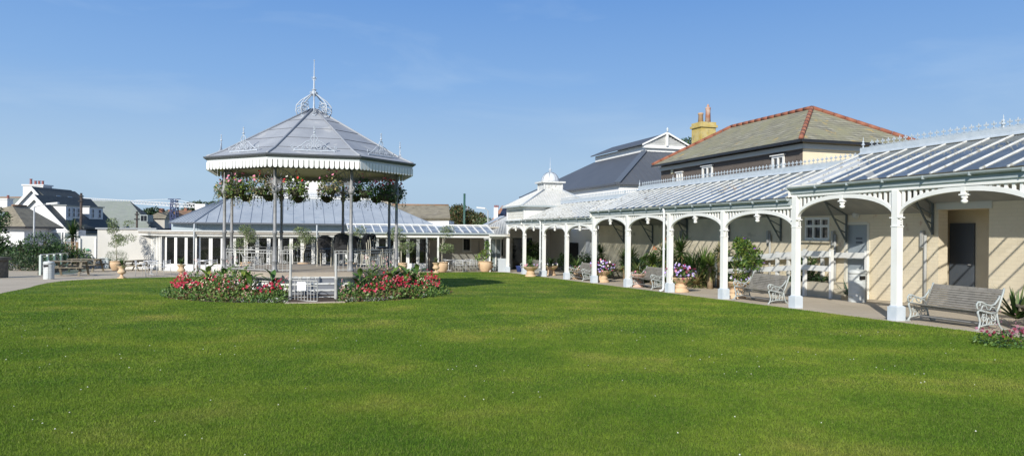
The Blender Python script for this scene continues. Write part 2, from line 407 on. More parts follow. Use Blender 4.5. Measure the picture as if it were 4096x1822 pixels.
def arcade(name_label, i_posts, s0, s1, zimp, zgut, zr, zwall, glass, verge_near, downs, post_lo, post_hi, rs1=None):
    r = root('arcade', TS(T0, (s0+s1)/2, gts(T0, (s0+s1)/2)), name_label, 'arcade', 'lengths of the white arcade', TH)
    zb = zgut-.29                       # underside of the beam
    t = T0
    for i in i_posts:
        s = PS(i); g0 = gts(t, s)-.02; b = MB(FTS)
        b.box(t-.085, t+.085, s-.085, s+.085, g0+.30, zimp-.22)
        b.box(t-.097, t+.097, s-.097, s+.097, zimp-.22, zimp-.195)
        b.box(t-.08, t+.08, s-.085, s+.085, zimp-.195, zb)
        for q in (-1, 1):
            b.box(t-.09, t+.09, s+min(q*.083, q*.135), s+max(q*.083, q*.135), zimp-.02, zimp+.005)
            for zz in (-.045, -.10, -.15): b.lathe([(.012, -.022), (.032, -.012), (.032, .012), (.012, .022)], 8, (t, s+q*.098, zimp+zz))
        p = b.build('post', WHITE, r)
        b = MB(FTS); b.box(t-.13, t+.13, s-.13, s+.13, g0, g0+.34)
        b.ext([(t-.13, s-.13, g0+.34), (t+.13, s-.13, g0+.34), (t+.085, s-.085, g0+.37), (t-.085, s-.085, g0+.37)], (0, .001, 0))
        b.box(t-.10, t+.10, s-.10, s+.10, g0+.34, g0+.365)
        b.build('plinth', PALEBL, p)
    # arches, slats and pendants, one bay at a time
    lo, hi = int(round((S10-s0)/PITCH))+10, int(round((S10-s1)/PITCH))+10
    for i in range(hi, lo):
        sa, sb = PS(i+1)+.08, PS(i)-.08; c = (sa+sb)/2; a = (sb-sa)/2
        if c < s0-.1 or c > s1+.1: continue
        rise = zb-.10-zimp; n = 22; ring = MB(FTS)
        inn = [(c-a*math.cos(PI*k/n), zimp+rise*math.sin(PI*k/n)) for k in range(n+1)]
        out = [(c-(a+.0)*math.cos(PI*k/n)*(1.0), min(zimp+.0+(rise+.10)*math.sin(PI*k/n)**.82, zb-.001)) for k in range(n+1)]
        d = .045
        vs_ = []
        for (y1, z1), (y2, z2) in zip(inn, out): vs_ += [(t-d, y1, z1), (t+d, y1, z1), (t-d, y2, z2), (t+d, y2, z2)]
        fs_ = []
        for k in range(n):
            o = 4*k; fs_ += [(o, o+4, o+5, o+1), (o+2, o+3, o+7, o+6), (o, o+2, o+6, o+4), (o+1, o+5, o+7, o+3)]
        ring.add(vs_, fs_); ring.build('arch', WHITE, r)
        sl = MB(FTS); k = 9
        for q in (0, 1):
            for j in range(k):
                y = .10+j*.155; x = sa+y if q == 0 else sb-y
                zz = zimp+(rise+.085)*max(0, 1-((x-c)/a)**2)**.42
                if zz < zb-.02: sl.box(t-.02, t+.02, x-.028, x+.028, zz, zb-.012)
        sl.box(t-.022, t+.022, sa+.003, sb-.003, zb-.014, zb-.001)
        sl.build('spandrel_slats', WHITE, r)
        pd = MB(FTS); pd.box(t-.05, t+.05, c-.05, c+.05, zb-.16, zb-.002); pd.box(t-.075, t+.075, c-.075, c+.075, zb-.19, zb-.16)
        pd.lathe([(.03, .0), (.065, .02), (.065, .055), (.035, .07), (.07, .10), (.055, .14), (.03, .15)][::-1] and [(.02, -.17), (.055, -.15), (.07, -.11), (.035, -.075), (.065, -.06), (.065, -.02), (.03, 0)], 10, (t, c, zb-.19))
        pd.build('pendant', WHITE, r)
    b = MB(FTS); b.box(t-.06, t+.06, s0, s1, zb, zb+.09); b.build('beam', WHITE, r)
    b = MB(FTS); b.box(t-.10, t+.05, s0, s1, zb+.09, zgut-.02); 
    b.build('fascia', GUTTER, r)
    b = MB(FTS); n = 6; x0 = t-.165
    prof = [(x0+.06*math.cos(PI+PI*k/n), zgut-.02+.065*math.sin(PI+PI*k/n)) for k in range(n+1)]
    b.ext([(x, s0, z) for x, z in prof], (0, s1-s0, 0))
    k = s0+.4
    while k < s1: b.box(t-.235, t-.10, k-.012, k+.012, zgut-.10, zgut-.02); k += 1.1
    b.build('gutter', GUTTER, r)
    # glazed slope
    s1 = rs1 or s1
    te, tr_ = t-.20, t+2.25
    e0, r0 = Vector((te, 0, zgut+.01)), Vector((tr_, 0, zr-.10))
    b = MB(FTS); nrow = 3
    up = (r0-e0).cross(Vector((0, 1, 0))).normalized()
    if up.z < 0: up = -up
    nb = max(1, int(round((s1-s0)/(PITCH/6))))
    for j in range(nb):
        ya, yb = s0+(s1-s0)*j/nb, s0+(s1-s0)*(j+1)/nb
        p0, p1 = e0+Vector((0, ya, 0)), r0+Vector((0, ya, 0)); q0, q1 = e0+Vector((0, yb, 0)), r0+Vector((0, yb, 0))
        b.poly([p0, p1, q1, q0])
    b.build('glass', glass, r)
    b = MB(FTS)
    for j in range(nb+1):
        y = s0+(s1-s0)*j/nb; yy = min(max(y, s0+.03), s1-.03)
        w_ = .034 if 0 < j < nb else .06
        b.bar(e0+Vector((0, yy, 0))+up*.008, r0+Vector((0, yy, 0))+up*.008, w_, .035, up)
    b.build('glazing_bars', WHITEW, r)
    b = MB(FTS)     # solid strip under the ridge and the slate-grey back slope
    b.ext([(tr_-.02, s0, zr-.14), (tr_+.10, s0, zr-.05), (18.0, s0, zwall), (18.0, s0, zwall-.08)], (0, s1-s0, 0))
    b.build('back_slope', mat('felted_roof', (.28, .29, .29), (.34, .34, .33), .9, 2), r)
    b = MB(FTS); b.ext([(tr_-.05, s0, zr-.13), (tr_+.12, s0, zr-.02), (tr_+.08, s0, zr), (tr_-.10, s0, zr-.12)], (0, s1-s0, 0))
    b.box(tr_+.02, tr_+.06, s0, s1, zr-.06, zr+.09); b.build('ridge_board', CREST, r)
    b = MB(FTS); k = int((s1-s0-.3)/.19)
    for j in range(k): fleuron(b, tr_+.04, s0+.2+j*.19, zr+.10, .18)
    b.build('ridge_cresting', CREST, r)
    for y in verge_near:
        b = MB(FTS); finial(b, tr_+.04, y, zr+.08, .62); b.build('finial', CREST, r)
    for y in (s0,):
        b = MB(FTS)     # glazed end triangle above the lower neighbour
        b.ext([(te+.05, s1-.02, zgut-.02), (tr_, s1-.02, zr-.14), (tr_, s1-.02, zr-.44), (te+.05, s1-.02, zgut-.30)], (0, .03, 0)); b.build('end_board', WHITE, r)
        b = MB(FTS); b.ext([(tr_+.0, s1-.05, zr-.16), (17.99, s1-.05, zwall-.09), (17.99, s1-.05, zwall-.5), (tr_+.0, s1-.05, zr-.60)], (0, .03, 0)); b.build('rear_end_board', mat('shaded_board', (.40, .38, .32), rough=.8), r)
    for (y, lean) in downs:
        b = MB(FTS); gg = gts(T0, y)
        b.tube([(t-.16, y, zgut-.09), (t-.13, y, zgut-.25), (t-.13, y, gg+.16), (t-.17, y, gg+.07), (t-.30, y-.02, gg+.04)], .042, 8)
        for zz in (gg+.35, (gg+zgut)/2, zgut-.4): b.lathe([(.055, -.03), (.055, .03)], 8, (t-.13, y, zz))
        b.build('downpipe', mat('white_downpipe', (.66, .68, .69), rough=.4), r)
    return r
ARC_C = arcade('nearest and tallest length of the white arcade, with clear glass roof', [9, 10, 11, 12], 6.08, PS(9)+.15, 2.02, 2.92, 3.99, 2.62, AGLASS, [PS(9)+.05, PS(10)-.72, PS(11)-.6], [], 9, 12)
ARC_B = arcade('middle length of the white arcade with four arches and one downpipe between', [5, 6, 7, 8], PS(9)+.15, PS(5)+.15, 1.73, 2.61, 3.70, 2.36, AGLASSM, [PS(5)+.05, PS(6)+.4, PS(8)+.6], [(PS(7)+.22, 0)], 5, 8)
ARC_A = arcade('lowest farthest length of the white arcade with streaky lichened glass roof', [1, 2, 3, 4], PS(5)+.15, PS(1)+.1, 1.45, 2.34, 3.43, 2.12, AGLASSD, [PS(5)+1.6], [(PS(3)+.22, 0)], 1, 4, PS(2)+.25)

# ================================================================ BACK WALL
BRK = brickmat('cream_painted_brick', (.76, .67, .50), (.72, .63, .46), (.64, .56, .41), .34, .105, .008, .9, var=(.70, .61, .45), bump=.25, spot=(.50, .30, .20), slo=.63, sscale=1.3)
REND = mat('old_cream_render', (.80, .71, .54), (.68, .60, .45), .9, .9, bump=.3, bscale=14, spot=(.42, .37, .28), sscale=1.4, slo=.60)
DOORG = mat('blue_grey_door', (.30, .345, .38), rough=.5)
DARK = mat('dark_opening', (.012, .012, .014), rough=.4)
DKGL = mat('dark_window_glass', (.018, .02, .024), rough=.06, spec=.9)
TW = 18.0; G0 = -1.5
r = root('back_wall', TS(TW, 20, gts(TW, 20)), 'long cream painted wall behind the arcade with grey door, window and recess', 'wall', rz=TH)
b = MB(FTS)
for (a, c, z0, z1) in ((3.0, 14.5, G0, 3.3), (14.5, 16.07, 2.36, 3.3), (16.07, 18.72, G0, 3.3), (18.72, 19.66, 1.97, 3.3), (19.66, 20.46, G0, 3.0), (20.46, 21.69, G0, 1.41), (20.46, 21.69, 2.23, 3.0)):
    b.box(TW, TW+.35, a, c, z0, z1)
b.build('brick_wall', BRK, r)
b = MB(FTS); b.box(TW, TW+.35, 21.69, 40.0, G0, 2.9); b.build('rendered_wall', REND, r)
b = MB(FTS)   # recess (porch) with its walls and ceiling
b.box(TW+.35, TW+1.0, 17.2, 17.35, G0, 2.36); b.box(TW+.35, TW+1.0, 14.37, 14.5, G0, 2.36); b.box(TW+1.0, TW+1.15, 14.37, 17.35, G0, 2.36); b.box(TW+.35, TW+1.15, 14.3, 17.4, 2.361, 2.5)
b.build('recess', CREAM, r)
b = MB(FTS)
for k in range(4): b.box(TW-.035, TW-.002, 14.4, 16.12, 2.36+k*.17, 2.36+k*.17+.163)
b.build('boarded_panel', mat('cream_boards', (.60, .60, .54), rough=.6), r)
b = MB(FTS); gg = gts(TW+1.0, 16.1); b.box(TW+.94, TW+.998, 15.72, 16.52, gg, 1.98); d_ = b.build('door', mat('dark_grey_door', (.085, .10, .12), rough=.5), r, label='dark grey door deep in the recess')
b = MB(FTS); b.box(TW+.90, TW+.94, 15.80, 15.88, .75, .79); b.build('handle', IRON, d_)
b = MB(FTS); b.box(TW+.05, TW+.10, 18.74, 19.64, gts(TW, 19.2)+.16, 1.95); d_ = b.build('door', DOORG, r, label='pale blue grey door with two small notice plates')
b = MB(FTS)
for z in (1.46, 1.33): b.box(TW+.043, TW+.049, 19.0, 19.28, z, z+.07)
b.build('notice_plate', mat('slate_plate', (.12, .14, .17)), d_)
b = MB(FTS); b.box(TW+.0, TW+.05, 18.80, 18.86, .75, .80); b.build('handle', mat('steel', (.5, .5, .5), rough=.3, metal=1), d_)
b = MB(FTS); b.box(TW-.02, TW+.06, 18.64, 18.74, G0+1, 2.0); b.box(TW-.02, TW+.06, 19.64, 19.74, G0+1, 2.0); b.box(TW-.02, TW+.06, 18.741, 19.639, 1.95, 2.04); b.build('door_frame', mat('cream_gloss', (.66, .63, .54), rough=.5), r)
b = MB(FTS); b.box(TW+.06, TW+.10, 20.5, 21.65, 1.41, 2.23); wn = b.build('window', DKGL, r)
b = MB(FTS)
for y in (20.46, 20.84, 21.23, 21.62): b.box(TW-.01, TW+.06, y, y+.075, 1.41, 2.22)
for z in (1.41, 1.87, 2.14): b.box(TW-.005, TW+.058, 20.46, 21.69, z, z+.09)
b.build('frame', WHITE, wn)
b = MB(FTS); b.box(TW-.10, TW+.02, 20.36, 21.79, 1.33, 1.405); b.build('sill', REND, wn)
# bulkhead lamp over the door
b = MB(FTS); b.M = FTS @ Matrix.Translation((TW-.03, 19.2, 2.28)) @ Matrix.Rotation(PI/2, 4, 'Y')
b.lathe([(.13, -.03), (.15, 0), (.13, .03)], 14); b.lathe([(.10, -.02), (.11, -.06), (.07, -.10), (.0, -.11)], 14)
lm = b.build('bulkhead_lamp', mat('lamp_glass', (.6, .6, .56), rough=.3), r)
# dark iron brackets under the back slope
for y in [PS(i) for i in (12, 11, 10, 9, 8, 7, 6, 5, 4, 3)]:
    zt = 2.58 if y < 16.4 else (2.30 if y < 30 else 2.02); b = MB(FTS)
    b.bar((TW-.04, y, zt-.95), (TW-.04, y, zt), .05, .06); b.bar((TW-.03, y, zt-.02), (TW-.95, y, zt+.42), .05, .05); b.bar((TW-.05, y, zt-.9), (TW-.9, y, zt+.37), .045, .045)
    for f_ in (.3, .6): b.bar((TW-.04, y, zt-.9+.9*f_), (TW-.04-.86*f_, y, zt-.9+1.28*f_), .03, .03)
    b.build('wall_bracket', mat('dark_bracket', (.13, .15, .15), rough=.7), r)
for y in (16.45, 20.1, 23.6, 30.2): 
    b = MB(FTS); gg = gts(TW, y); b.tube([(TW-.07, y, gg), (TW-.07, y, 1.62)], .045, 8); b.box(TW-.13, TW-.01, y+.06, y+.14, 1.25, 1.75); b.build('wall_pipe', mat('grey_pipe', (.42, .42, .40), rough=.6), r)
b = MB(FTS)
b.tube([(T0+.2, PS(9)-.4, 2.60), (T0+.1, PS(9)-1.0, 2.50), (T0+.1, (PS(9)+PS(10))/2, 2.62)], .008, 4)
b.build('hanging_cable', mat('pale_cable', (.55, .55, .5)), r)
# entrance wall closing the far end of the walk
r = root('entrance_front', TS(15.6, 49, gts(15.6, 49)), 'pale entrance wall with glazed doors at the far end of the arcade', 'building', rz=TH)
b = MB(FTS)
for (a, c, z0, z1) in ((12.4, 13.5, G0, 1.85), (13.5, 14.5, 1.25, 1.85), (14.5, 15.1, G0, 1.85), (15.1, 16.7, 1.3, 1.85), (16.7, 20, G0, 1.85)): b.box(a, c, 48.6, 48.8, z0, z1)
b.box(TW, TW+.3, 40, 48.6, G0, 1.85); b.box(13.6, 18.3, 44.6, 48.9, 1.86, 1.92)
b.build('wall', WALLW, r)
for (a, c, z1, n) in ((13.5, 14.5, 1.25, 2), (15.1, 16.7, 1.3, 2)):
    b = MB(FTS); b.box(a, c, 48.66, 48.70, gts(a, 48), z1); d_ = b.build('glazed_door', DKGL, r)
    b = MB(FTS)
    for k in range(n+1): x = a+(c-a)*k/n; b.box(x-.04, x+.04, 48.60, 48.658, gts(a, 48), z1)
    b.box(a, c, 48.60, 48.655, z1-.09, z1); b.build('frame', WHITE, d_)
b = MB(FTS); b.box(17.0, 17.95, 44.5, 44.6, 0.0, .95); 
# notice panel and goose-neck lamps
b = MB(FTS); b.box(17.95, 17.99, 41.2, 41.9, .25, 1.15); b.build('notice_board', mat('notice_white', (.6, .62, .66)), r)
b = MB(FTS); b.box(17.93, 17.99, 43.2, 44.6, G0+.5, .95); b.build('dark_doorway', DARK, r)

# ================================================================ RAMP, STEPS, RAILS
CONC = mat('cream_concrete', (.50, .45, .35), (.44, .40, .32), .85, 2, bump=.2)
r = root('access_ramp', TS(17.4, 22, gts(17.4, 22)), 'cream concrete ramp with two steps rising to the grey door', 'ramp', rz=TH)
b = MB(FTS); ga, gb = gts(17.4, 19.3), gts(17.4, 26.5)
b.ext([(16.9, 19.25, ga-.02), (16.9, 19.25, 0.0), (16.9, 20.4, 0.0), (16.9, 26.4, gb+.03), (16.9, 26.4, gb-.02)], (TW-16.9-.002, 0, 0)); b.build('slope', CONC, r)
b = MB(FTS); b.box(16.86, TW-.003, 18.95, 19.249, ga-.02, -.16); b.box(16.86, TW-.004, 18.62, 18.949, ga-.02, -.32); b.build('step', CONC, r)
def railing(label, t, ys, z0, z1, lower=True):
    r = root('ramp_railing', TS(t, (ys[0]+ys[-1])/2, 0), label, 'railing', 'white timber rails of the ramp', TH)
    def zt(y): f_ = (y-ys[0])/(ys[-1]-ys[0]); return z0 if f_ < .17 else z0+(z1-z0)*(f_-.17)/.83
    for y in ys:
        g0 = gts(t, y); b = MB(FTS); b.box(t-.05, t+.05, y-.05, y+.05, g0, zt(y)+.03); b.box(t-.06, t+.06, y-.06, y+.06, zt(y)+.03, zt(y)+.05); b.build('rail_post', WHITE, r)
    for dz in ((.0, -.48) if lower else (0,)):
        b = MB(FTS)
        for ya, yb in zip(ys[:-1], ys[1:]):
            b.bar((t-.067, ya, zt(ya)-.10+dz), (t-.067, yb, zt(yb)-.10+dz), .035, .18, (0, 0, 1))
        b.build('rail', WHITE, r)
railing('white timber rail along the front edge of the ramp', 16.85, [19.05, 20.3, 21.75, 23.3, 25.6], 1.08, .62)
railing('white timber rail on the wall side of the ramp, lit behind the front one', 17.85, [18.6, 20.6, 22.4, 24.2, 26.0], 1.05, .62, False)

# ================================================================ BENCHES
SLAT = mat('weathered_oak_slats', (.165, .155, .135), (.23, .215, .19), .8, 5, bump=.3, bscale=50, spot=(.15, .135, .115), sscale=14)
CAST = mat('pale_cast_iron', (.33, .37, .37), (.41, .44, .43), .55, 9, spot=(.26, .28, .27), sscale=22)
def bench(L=1.75):
    r = root('garden_bench', (0, 0, 0), 'x', 'bench', 'slatted benches along the arcade')
    # local: seat faces -x, long axis y
    back = [(-.30, .42), (-.20, .40), (.0, .375), (.12, .37), (.20, .42), (.25, .52), (.29, .63), (.33, .74), (.37, .85)]
    pts = []
    for k, (x, z) in enumerate([(-.31, .425), (-.22, .41), (-.13, .395), (-.04, .385), (.05, .38)]):
        b = MB(); b.M = None; b.bar((x, -L/2, z), (x, L/2, z), .075, .028, (0.05, 0, 1)); b.build('seat_slat', SLAT, r)
    for k in range(9):
        f_ = k/8; x = .17+.20*f_; z = .42+.42*f_
        b = MB(); b.bar((x, -L/2, z), (x, L/2, z), .046 if k < 8 else .065, .022, (1, 0, -.5)); b.build('back_slat', SLAT, r)
    for q in (-1, 1):
        y = q*(L/2+.01); b = MB()
        def tb(p, rr=.022): b.tube([(x, y, z) for x, z in p], rr, 6)
        tb([(-.38, .0), (-.36, .04), (-.31, .10), (-.29, .2), (-.33, .32), (-.36, .40), (-.33, .44), (-.25, .43), (0, .37), (.17, .38)], .024)
        tb([(.17, .38), (.24, .5), (.30, .66), (.36, .80), (.39, .90)], .024)
        tb([(.17, .38), (.20, .25), (.24, .12), (.32, .03), (.38, .0)], .024)
        tb([(-.30, .10), (-.1, .13), (.1, .13), (.24, .12)], .016)
        tb([(-.34, .44), (-.38, .50), (-.39, .57), (-.35, .62), (-.30, .60), (-.29, .56), (-.32, .54)], .020)
        tb([(-.35, .62), (-.26, .615), (-.12, .56), (.0, .53), (.12, .56), (.22, .66), (.27, .74)], .022)
        tb([(-.27, .44), (-.22, .54), (-.14, .54), (-.10, .46), (-.02, .44), (.02, .50), (.10, .50), (.15, .42)], .014)
        for cx in (-.22, -.12, .02, .12): b.tube([(cx, y, .13), (cx+.03, y, .24), (cx, y, .37)], .010, 4)
        for cx in (-.17, .07): b.tube(spiral((cx, y, .27), .085, 1.4, PI*.5, (1 if cx < 0 else -1, 0, 0), (0, 0, 1), 12), .013, 5)
        for cx in (-.05,): b.tube([(cx, y, .13), (cx-.05, y, .2), (cx, y, .28), (cx+.05, y, .2), (cx, y, .13)], .012, 5)
        b.cb((-.38, y, .015), (.10, .05, .03)); b.cb((.385, y, .015), (.10, .05, .03))
        b.build('cast_end', CAST, r)
    b = MB(); b.bar((-.05, -L/2, .13), (-.05, L/2, .13), .02, .02); b.bar((.0, -L/2, .35), (.0, L/2, .35), .03, .03); b.build('tie_rod', IRON, r)
    return r
bn = bench()
bspots = [(13.60, 11.75, 'grey slatted bench nearest the camera in front of the recess'), (13.62, 18.35, 'grey slatted bench between the bowl planter and the second nearest white post'),
          (13.62, 25.4, 'grey slatted bench beside the pink pedestal planter'), (13.62, 32.2, 'grey slatted bench half hidden by the post with the roof step'), (13.62, 40.0, 'smallest slatted bench, by the third arch from the far end')]
for k, (t, s, lb) in enumerate(bspots):
    o = bn if k == 0 else dup(bn, (0, 0, 0), 0, lb)
    place(o, TS(t, s, gts(t, s)), TH, .95); o['label'] = lb
    MW[bn.name] = Matrix()

# ================================================================ PLANTERS AND PLANTS UNDER THE ARCADE
TERR = mat('buff_terracotta', (.55, .38, .23), (.63, .46, .30), .85, 3, bump=.1)
TERP = mat('pink_terracotta', (.56, .36, .29), (.62, .42, .34), .85, 3)
SOIL = mat('potting_soil', (.05, .035, .02))
LG = [mat('leaf_dark', (.020, .050, .012), rough=.55), mat('leaf_mid', (.055, .125, .025), rough=.55), mat('leaf_light', (.10, .18, .035), rough=.5)]
LB = [mat('leaf_blue_green', (.04, .085, .05), rough=.5), mat('leaf_grey_green', (.09, .14, .09), rough=.55), mat('leaf_blue_pale', (.14, .19, .13), rough=.55)]
LY = [mat('leaf_yellow_green', (.19, .25, .04), rough=.5), mat('leaf_olive', (.10, .13, .04), rough=.6), mat('leaf_straw', (.33, .27, .12), rough=.7)]
LO = [mat('olive_leaf_grey', (.12, .15, .08), rough=.6), mat('olive_leaf_pale', (.20, .24, .14), rough=.6), mat('olive_leaf_deep', (.05, .07, .03), rough=.6)]
BARK = mat('bark', (.17, .13, .09), (.25, .2, .15), .9, 8, bump=.4)
TRUNKP = mat('palm_trunk', (.24, .17, .10), (.33, .25, .16), .9, 14, bump=.5)
FL = {'mag': mat('petal_magenta', (.50, .01, .07), rough=.5), 'pink': mat('petal_pink', (.72, .25, .36), rough=.5), 'wht': mat('petal_white', (.8, .78, .72), rough=.5),
      'lil': mat('petal_lilac', (.42, .32, .68), rough=.5), 'pur': mat('petal_purple', (.20, .05, .45), rough=.5), 'dkr': mat('petal_dark_red', (.20, .01, .05), rough=.5),
      'org': mat('petal_orange', (.8, .20, .04), rough=.5), 'red': mat('petal_red', (.6, .03, .04), rough=.5), 'dus': mat('petal_dusty_pink', (.48, .26, .24), rough=.6), 'pcr': mat('petal_cream', (.75, .70, .45), rough=.6)}
def flower(b, p, r, m, face=None, n=5):
    p = Vector(p); d = Vector(face or (R.gauss(-.2, .5), R.gauss(-.6, .5), R.uniform(.1, 1))).normalized()
    a = d.orthogonal().normalized(); c = d.cross(a); vs_ = [p+d*r*.15]
    for j in range(n*2):
        t = PI*j/n; rr = r*(1 if j % 2 == 0 else .72); vs_.append(p+(a*math.cos(t)+c*math.sin(t))*rr+d*r*.3)
    b.add(vs_, [(0, j+1, (j+1) % (n*2)+1) for j in range(n*2)], m)
PL = {}
def pot_bowl(m):
    r = root('pedestal_planter', (0, 0, 0), 'x', 'planter', 'bowl planters on pedestals')
    b = MB(); b.lathe([(.30, 0), (.31, .03), (.27, .10), (.23, .13), (.22, .17), (.245, .19), (.24, .23), (.20, .26), (.20, .30), (.215, .31), (.20, .33)], 20); b.build('pedestal', m, r)
    b = MB(); b.lathe([(.20, .33), (.27, .37), (.35, .44), (.40, .50), (.42, .51), (.42, .54), (.38, .54), (.35, .50), (0, .49)], 22); bw = b.build('bowl', m, r)
    return r
def pot_urn(m):
    r = root('terracotta_urn', (0, 0, 0), 'x', 'urn', 'footed terracotta urns on the terrace')
    b = MB(); b.cb((0, 0, .03), (.36, .36, .06)); b.lathe([(.17, .06), (.15, .10), (.08, .15), (.07, .22), (.10, .25)], 16); b.build('foot', m, r)
    b = MB(); b.lathe([(.10, .25), (.20, .30), (.245, .38), (.22, .45), (.17, .50), (.17, .58), (.21, .66), (.27, .70), (.27, .73), (.22, .73), (.2, .69), (0, .68)], 18); b.build('bowl', m, r)
    return r
def pot_ball(m):
    r = root('terracotta_pot', (0, 0, 0), 'x', 'pot', 'large round terracotta pots')
    b = MB(); b.lathe([(.24, 0), (.30, .06), (.41, .3), (.44, .48), (.42, .60), (.40, .62)], 20); b.build('pot_body', m, r)
    b = MB(); b.lathe([(.40, .62), (.44, .63), (.44, .68), (.38, .68), (.36, .62), (0, .60)], 20); b.build('rim', m, r)
    return r
bowl = pot_bowl(TERR); bowlp = pot_bowl(TERP); urn = pot_urn(TERR); ball = pot_ball(TERR)
USED = set()
def pot(proto, loc, lb, sc=1.0, rz=0):
    o = proto if proto.name not in USED else dup(proto, (0, 0, 0), 0, lb)
    USED.add(proto.name); place(o, loc, rz, sc); o['label'] = lb; return o
def plant(name, loc, label, cat, group, parts):
    """parts: (name, MB in world-offset coords, materials)"""
    r = root(name, loc, label, cat, group)
    for nm, b, m in parts:
        b.M = None; b.build(nm, m, r)
    return r
def P(px, py): return gp(px, py)
bowls = [(2122, 1106, 0, 'pedestal planter under the second arch from the far end'), (2203, 1101, 0, 'pedestal planter under the third arch, holding a fan palm'), (2308, 1115, 0, 'pedestal planter left of the half hidden bench'), (2410, 1128, 0, 'buff pedestal planter with purple petunias beside the roof-step post'),
         (2547, 1146, 1, 'pink pedestal planter beside the bench'), (2722, 1167, 0, 'buff pedestal planter with purple petunias right of the downpipe'), (2945, 1191, 0, 'buff pedestal planter touching the bench near the second nearest post')]
def fp(mb, c, n, L, w, spread=1.3, m=(0, 1)):
    # fan palm / yucca tuft
    mb.rosette(c, n, L, w, (-.2, 1.45), .5, m)
for k, (px, py, pk, lb) in enumerate(bowls):
    p = gp(px, py); pot(bowlp if pk else bowl, p, lb)
    q = Vector((0, 0, .50)); a = MB(); fl = MB(); c = MB()
    if k in (3, 5):
        a.rosette(q+Vector((.0, .05, .05)), 60, .62, .045, (.1, 1.3), .7, (0, 1))
        c.cloud(q+Vector((0, 0, .10)), (.52, .52, .30), 620, .075, (0, 1, 2), zmin=.36)
        for _ in range(110):
            t = R.random()*2*PI; rr = R.uniform(.15, .58); h = R.uniform(-.05, .50)*(1.25-rr)
            flower(fl, q+Vector((rr*math.cos(t), rr*math.sin(t), .04+h)), .048, R.choice((0, 0, 0, 1, 2, 2, 3)), n=6)
        plant('petunia_cluster', p, 'lilac white and crimson petunias spilling from the planter %s' % ('by the roof-step post' if k == 3 else 'right of the downpipe'), 'flowers', 'petunias in the planters', [('foliage', c, LG), ('blossoms', fl, [FL['lil'], FL['wht'], FL['dkr'], FL['pink']])])
        plant('cordyline', p, 'dark spiky cordyline rising behind petunias %s' % ('by the roof-step post' if k == 3 else 'right of the downpipe'), 'plant', 'spiky plants in planters', [('leaves', a, [LG[0], LY[1]])])
    else:
        n = 75 if k != 6 else 40
        b2 = MB(); b2.tube([q-Vector((0, 0, .05)), q+Vector((0, 0, .15))], .07, 7)
        a.rosette(q+Vector((0, 0, .16)), n, .62 if k != 6 else .5, .05, (-.3, 1.35), .8, (0, 1, 2))
        c.cloud(q+Vector((0, 0, .03)), (.42, .42, .13), 260, .07, (0, 1, 2), zmin=.38)
        for _ in range(14 if k not in (1,) else 24):
            t = R.random()*2*PI; flower(fl, q+Vector((.38*math.cos(t), .38*math.sin(t), .1+R.random()*.08)), .035, R.choice((0, 1)), n=5)
        plant('fan_palm', p, ['low palm with pink blooms in the planter under the second far arch', 'fan palm with lilac blooms under the third far arch', 'fan palm in the planter left of the half hidden bench', '', 'yellowing palm in the pink pedestal planter', '', 'straw coloured grassy palm in the planter touching the bench'][k], 'palm', 'palms in the planters',
              [('trunk', b2, TRUNKP), ('fronds', a, [LG[1], LY[1], LY[2] if k in (4, 6) else LG[2]]), ('foliage', c, [LG[1], LY[1], LG[2]]), ('blossoms', fl, [FL['lil'] if k != 4 else FL['mag'], FL['wht'] if k in (1, 6) else FL['pink']])])
# row of tall plants against the wall (between t 15.8 and 17.6)
def yucca(t, s, th, L, n, lb, mats, lean=0, w=.05, nh=1):
    p = TS(t, s, gts(t, s)); tr = MB(); a = MB()
    for h in range(nh):
        az = h*2.4; top = Vector((math.cos(az)*.25*(nh > 1)+lean, math.sin(az)*.25*(nh > 1), th*(1-.22*h)))
        tr.tube([(0, 0, 0), top*.5, top], [.12, .10, .09], 8)
        a.rosette(top, n, L, w, (-.5, 1.5), .55, (0, 1, 2))
        a.rosette(top-Vector((0, 0, .12)), n//2, L*.8, w, (-1.2, -.2), .3, (2, 3))
    return plant('yucca', p, lb, 'plant', 'tall plants along the back wall', [('trunk', tr, TRUNKP), ('leaves', a, mats)])
YM = [LG[1], LG[2], LY[1], LY[2]]
yucca(16.4, 29.1, 1.25, .95, 150, 'tall yucca with bare trunk left of centre in the arch right of the downpipe', YM, w=.07)
yucca(16.4, 27.7, 1.45, .95, 170, 'tallest yucca head against the wall, right of the bare trunk yucca', [LG[1], LY[1], LG[0], LY[2]], w=.07)
yucca(16.6, 32.9, 1.05, .9, 150, 'yucca above the dark blue green spikes two arches left of the downpipe', YM, w=.07)
yucca(16.4, 26.3, .80, 1.0, 190, 'wide dark green palm at the right of the yucca arch', [LG[1], LG[0], LG[2], LG[0]], w=.09, nh=3)
yucca(15.7, 34.6, .5, .9, 190, 'dark palm low against the wall behind the petunias', [LG[0], LG[1], LY[1], LY[2]], w=.08)
yucca(16.6, 36.6, 1.3, .75, 110, 'thin palm head on a tall stem in the shaded fourth arch', [LG[0], LG[1], LG[0], LY[2]], w=.06)
yucca(15.7, 25.3, .15, .95, 150, 'straw coloured spiky clump by the ramp foot', [LY[2], LY[1], LY[2], LY[2]], w=.05)
yucca(15.6, 30.2, .35, 1.0, 170, 'broad green palm crown behind the pink pedestal planter', [LG[1], LG[2], LY[1], LY[2]], w=.09)
yucca(15.6, 38.2, .4, .85, 140, 'palm clump in deep shade behind the half hidden bench', [LG[0], LG[1], LG[0], LY[2]], w=.08)
yucca(15.3, 28.2, .9, .75, 120, 'yellow green yucca tuft in front of the bare trunk yucca', [LG[2], LY[0], LY[1], LY[2]], w=.06)
yucca(15.4, 26.8, 1.1, .8, 130, 'bright green yucca head left of the wide dark palm', [LG[2], LG[1], LY[0], LY[2]], w=.06)
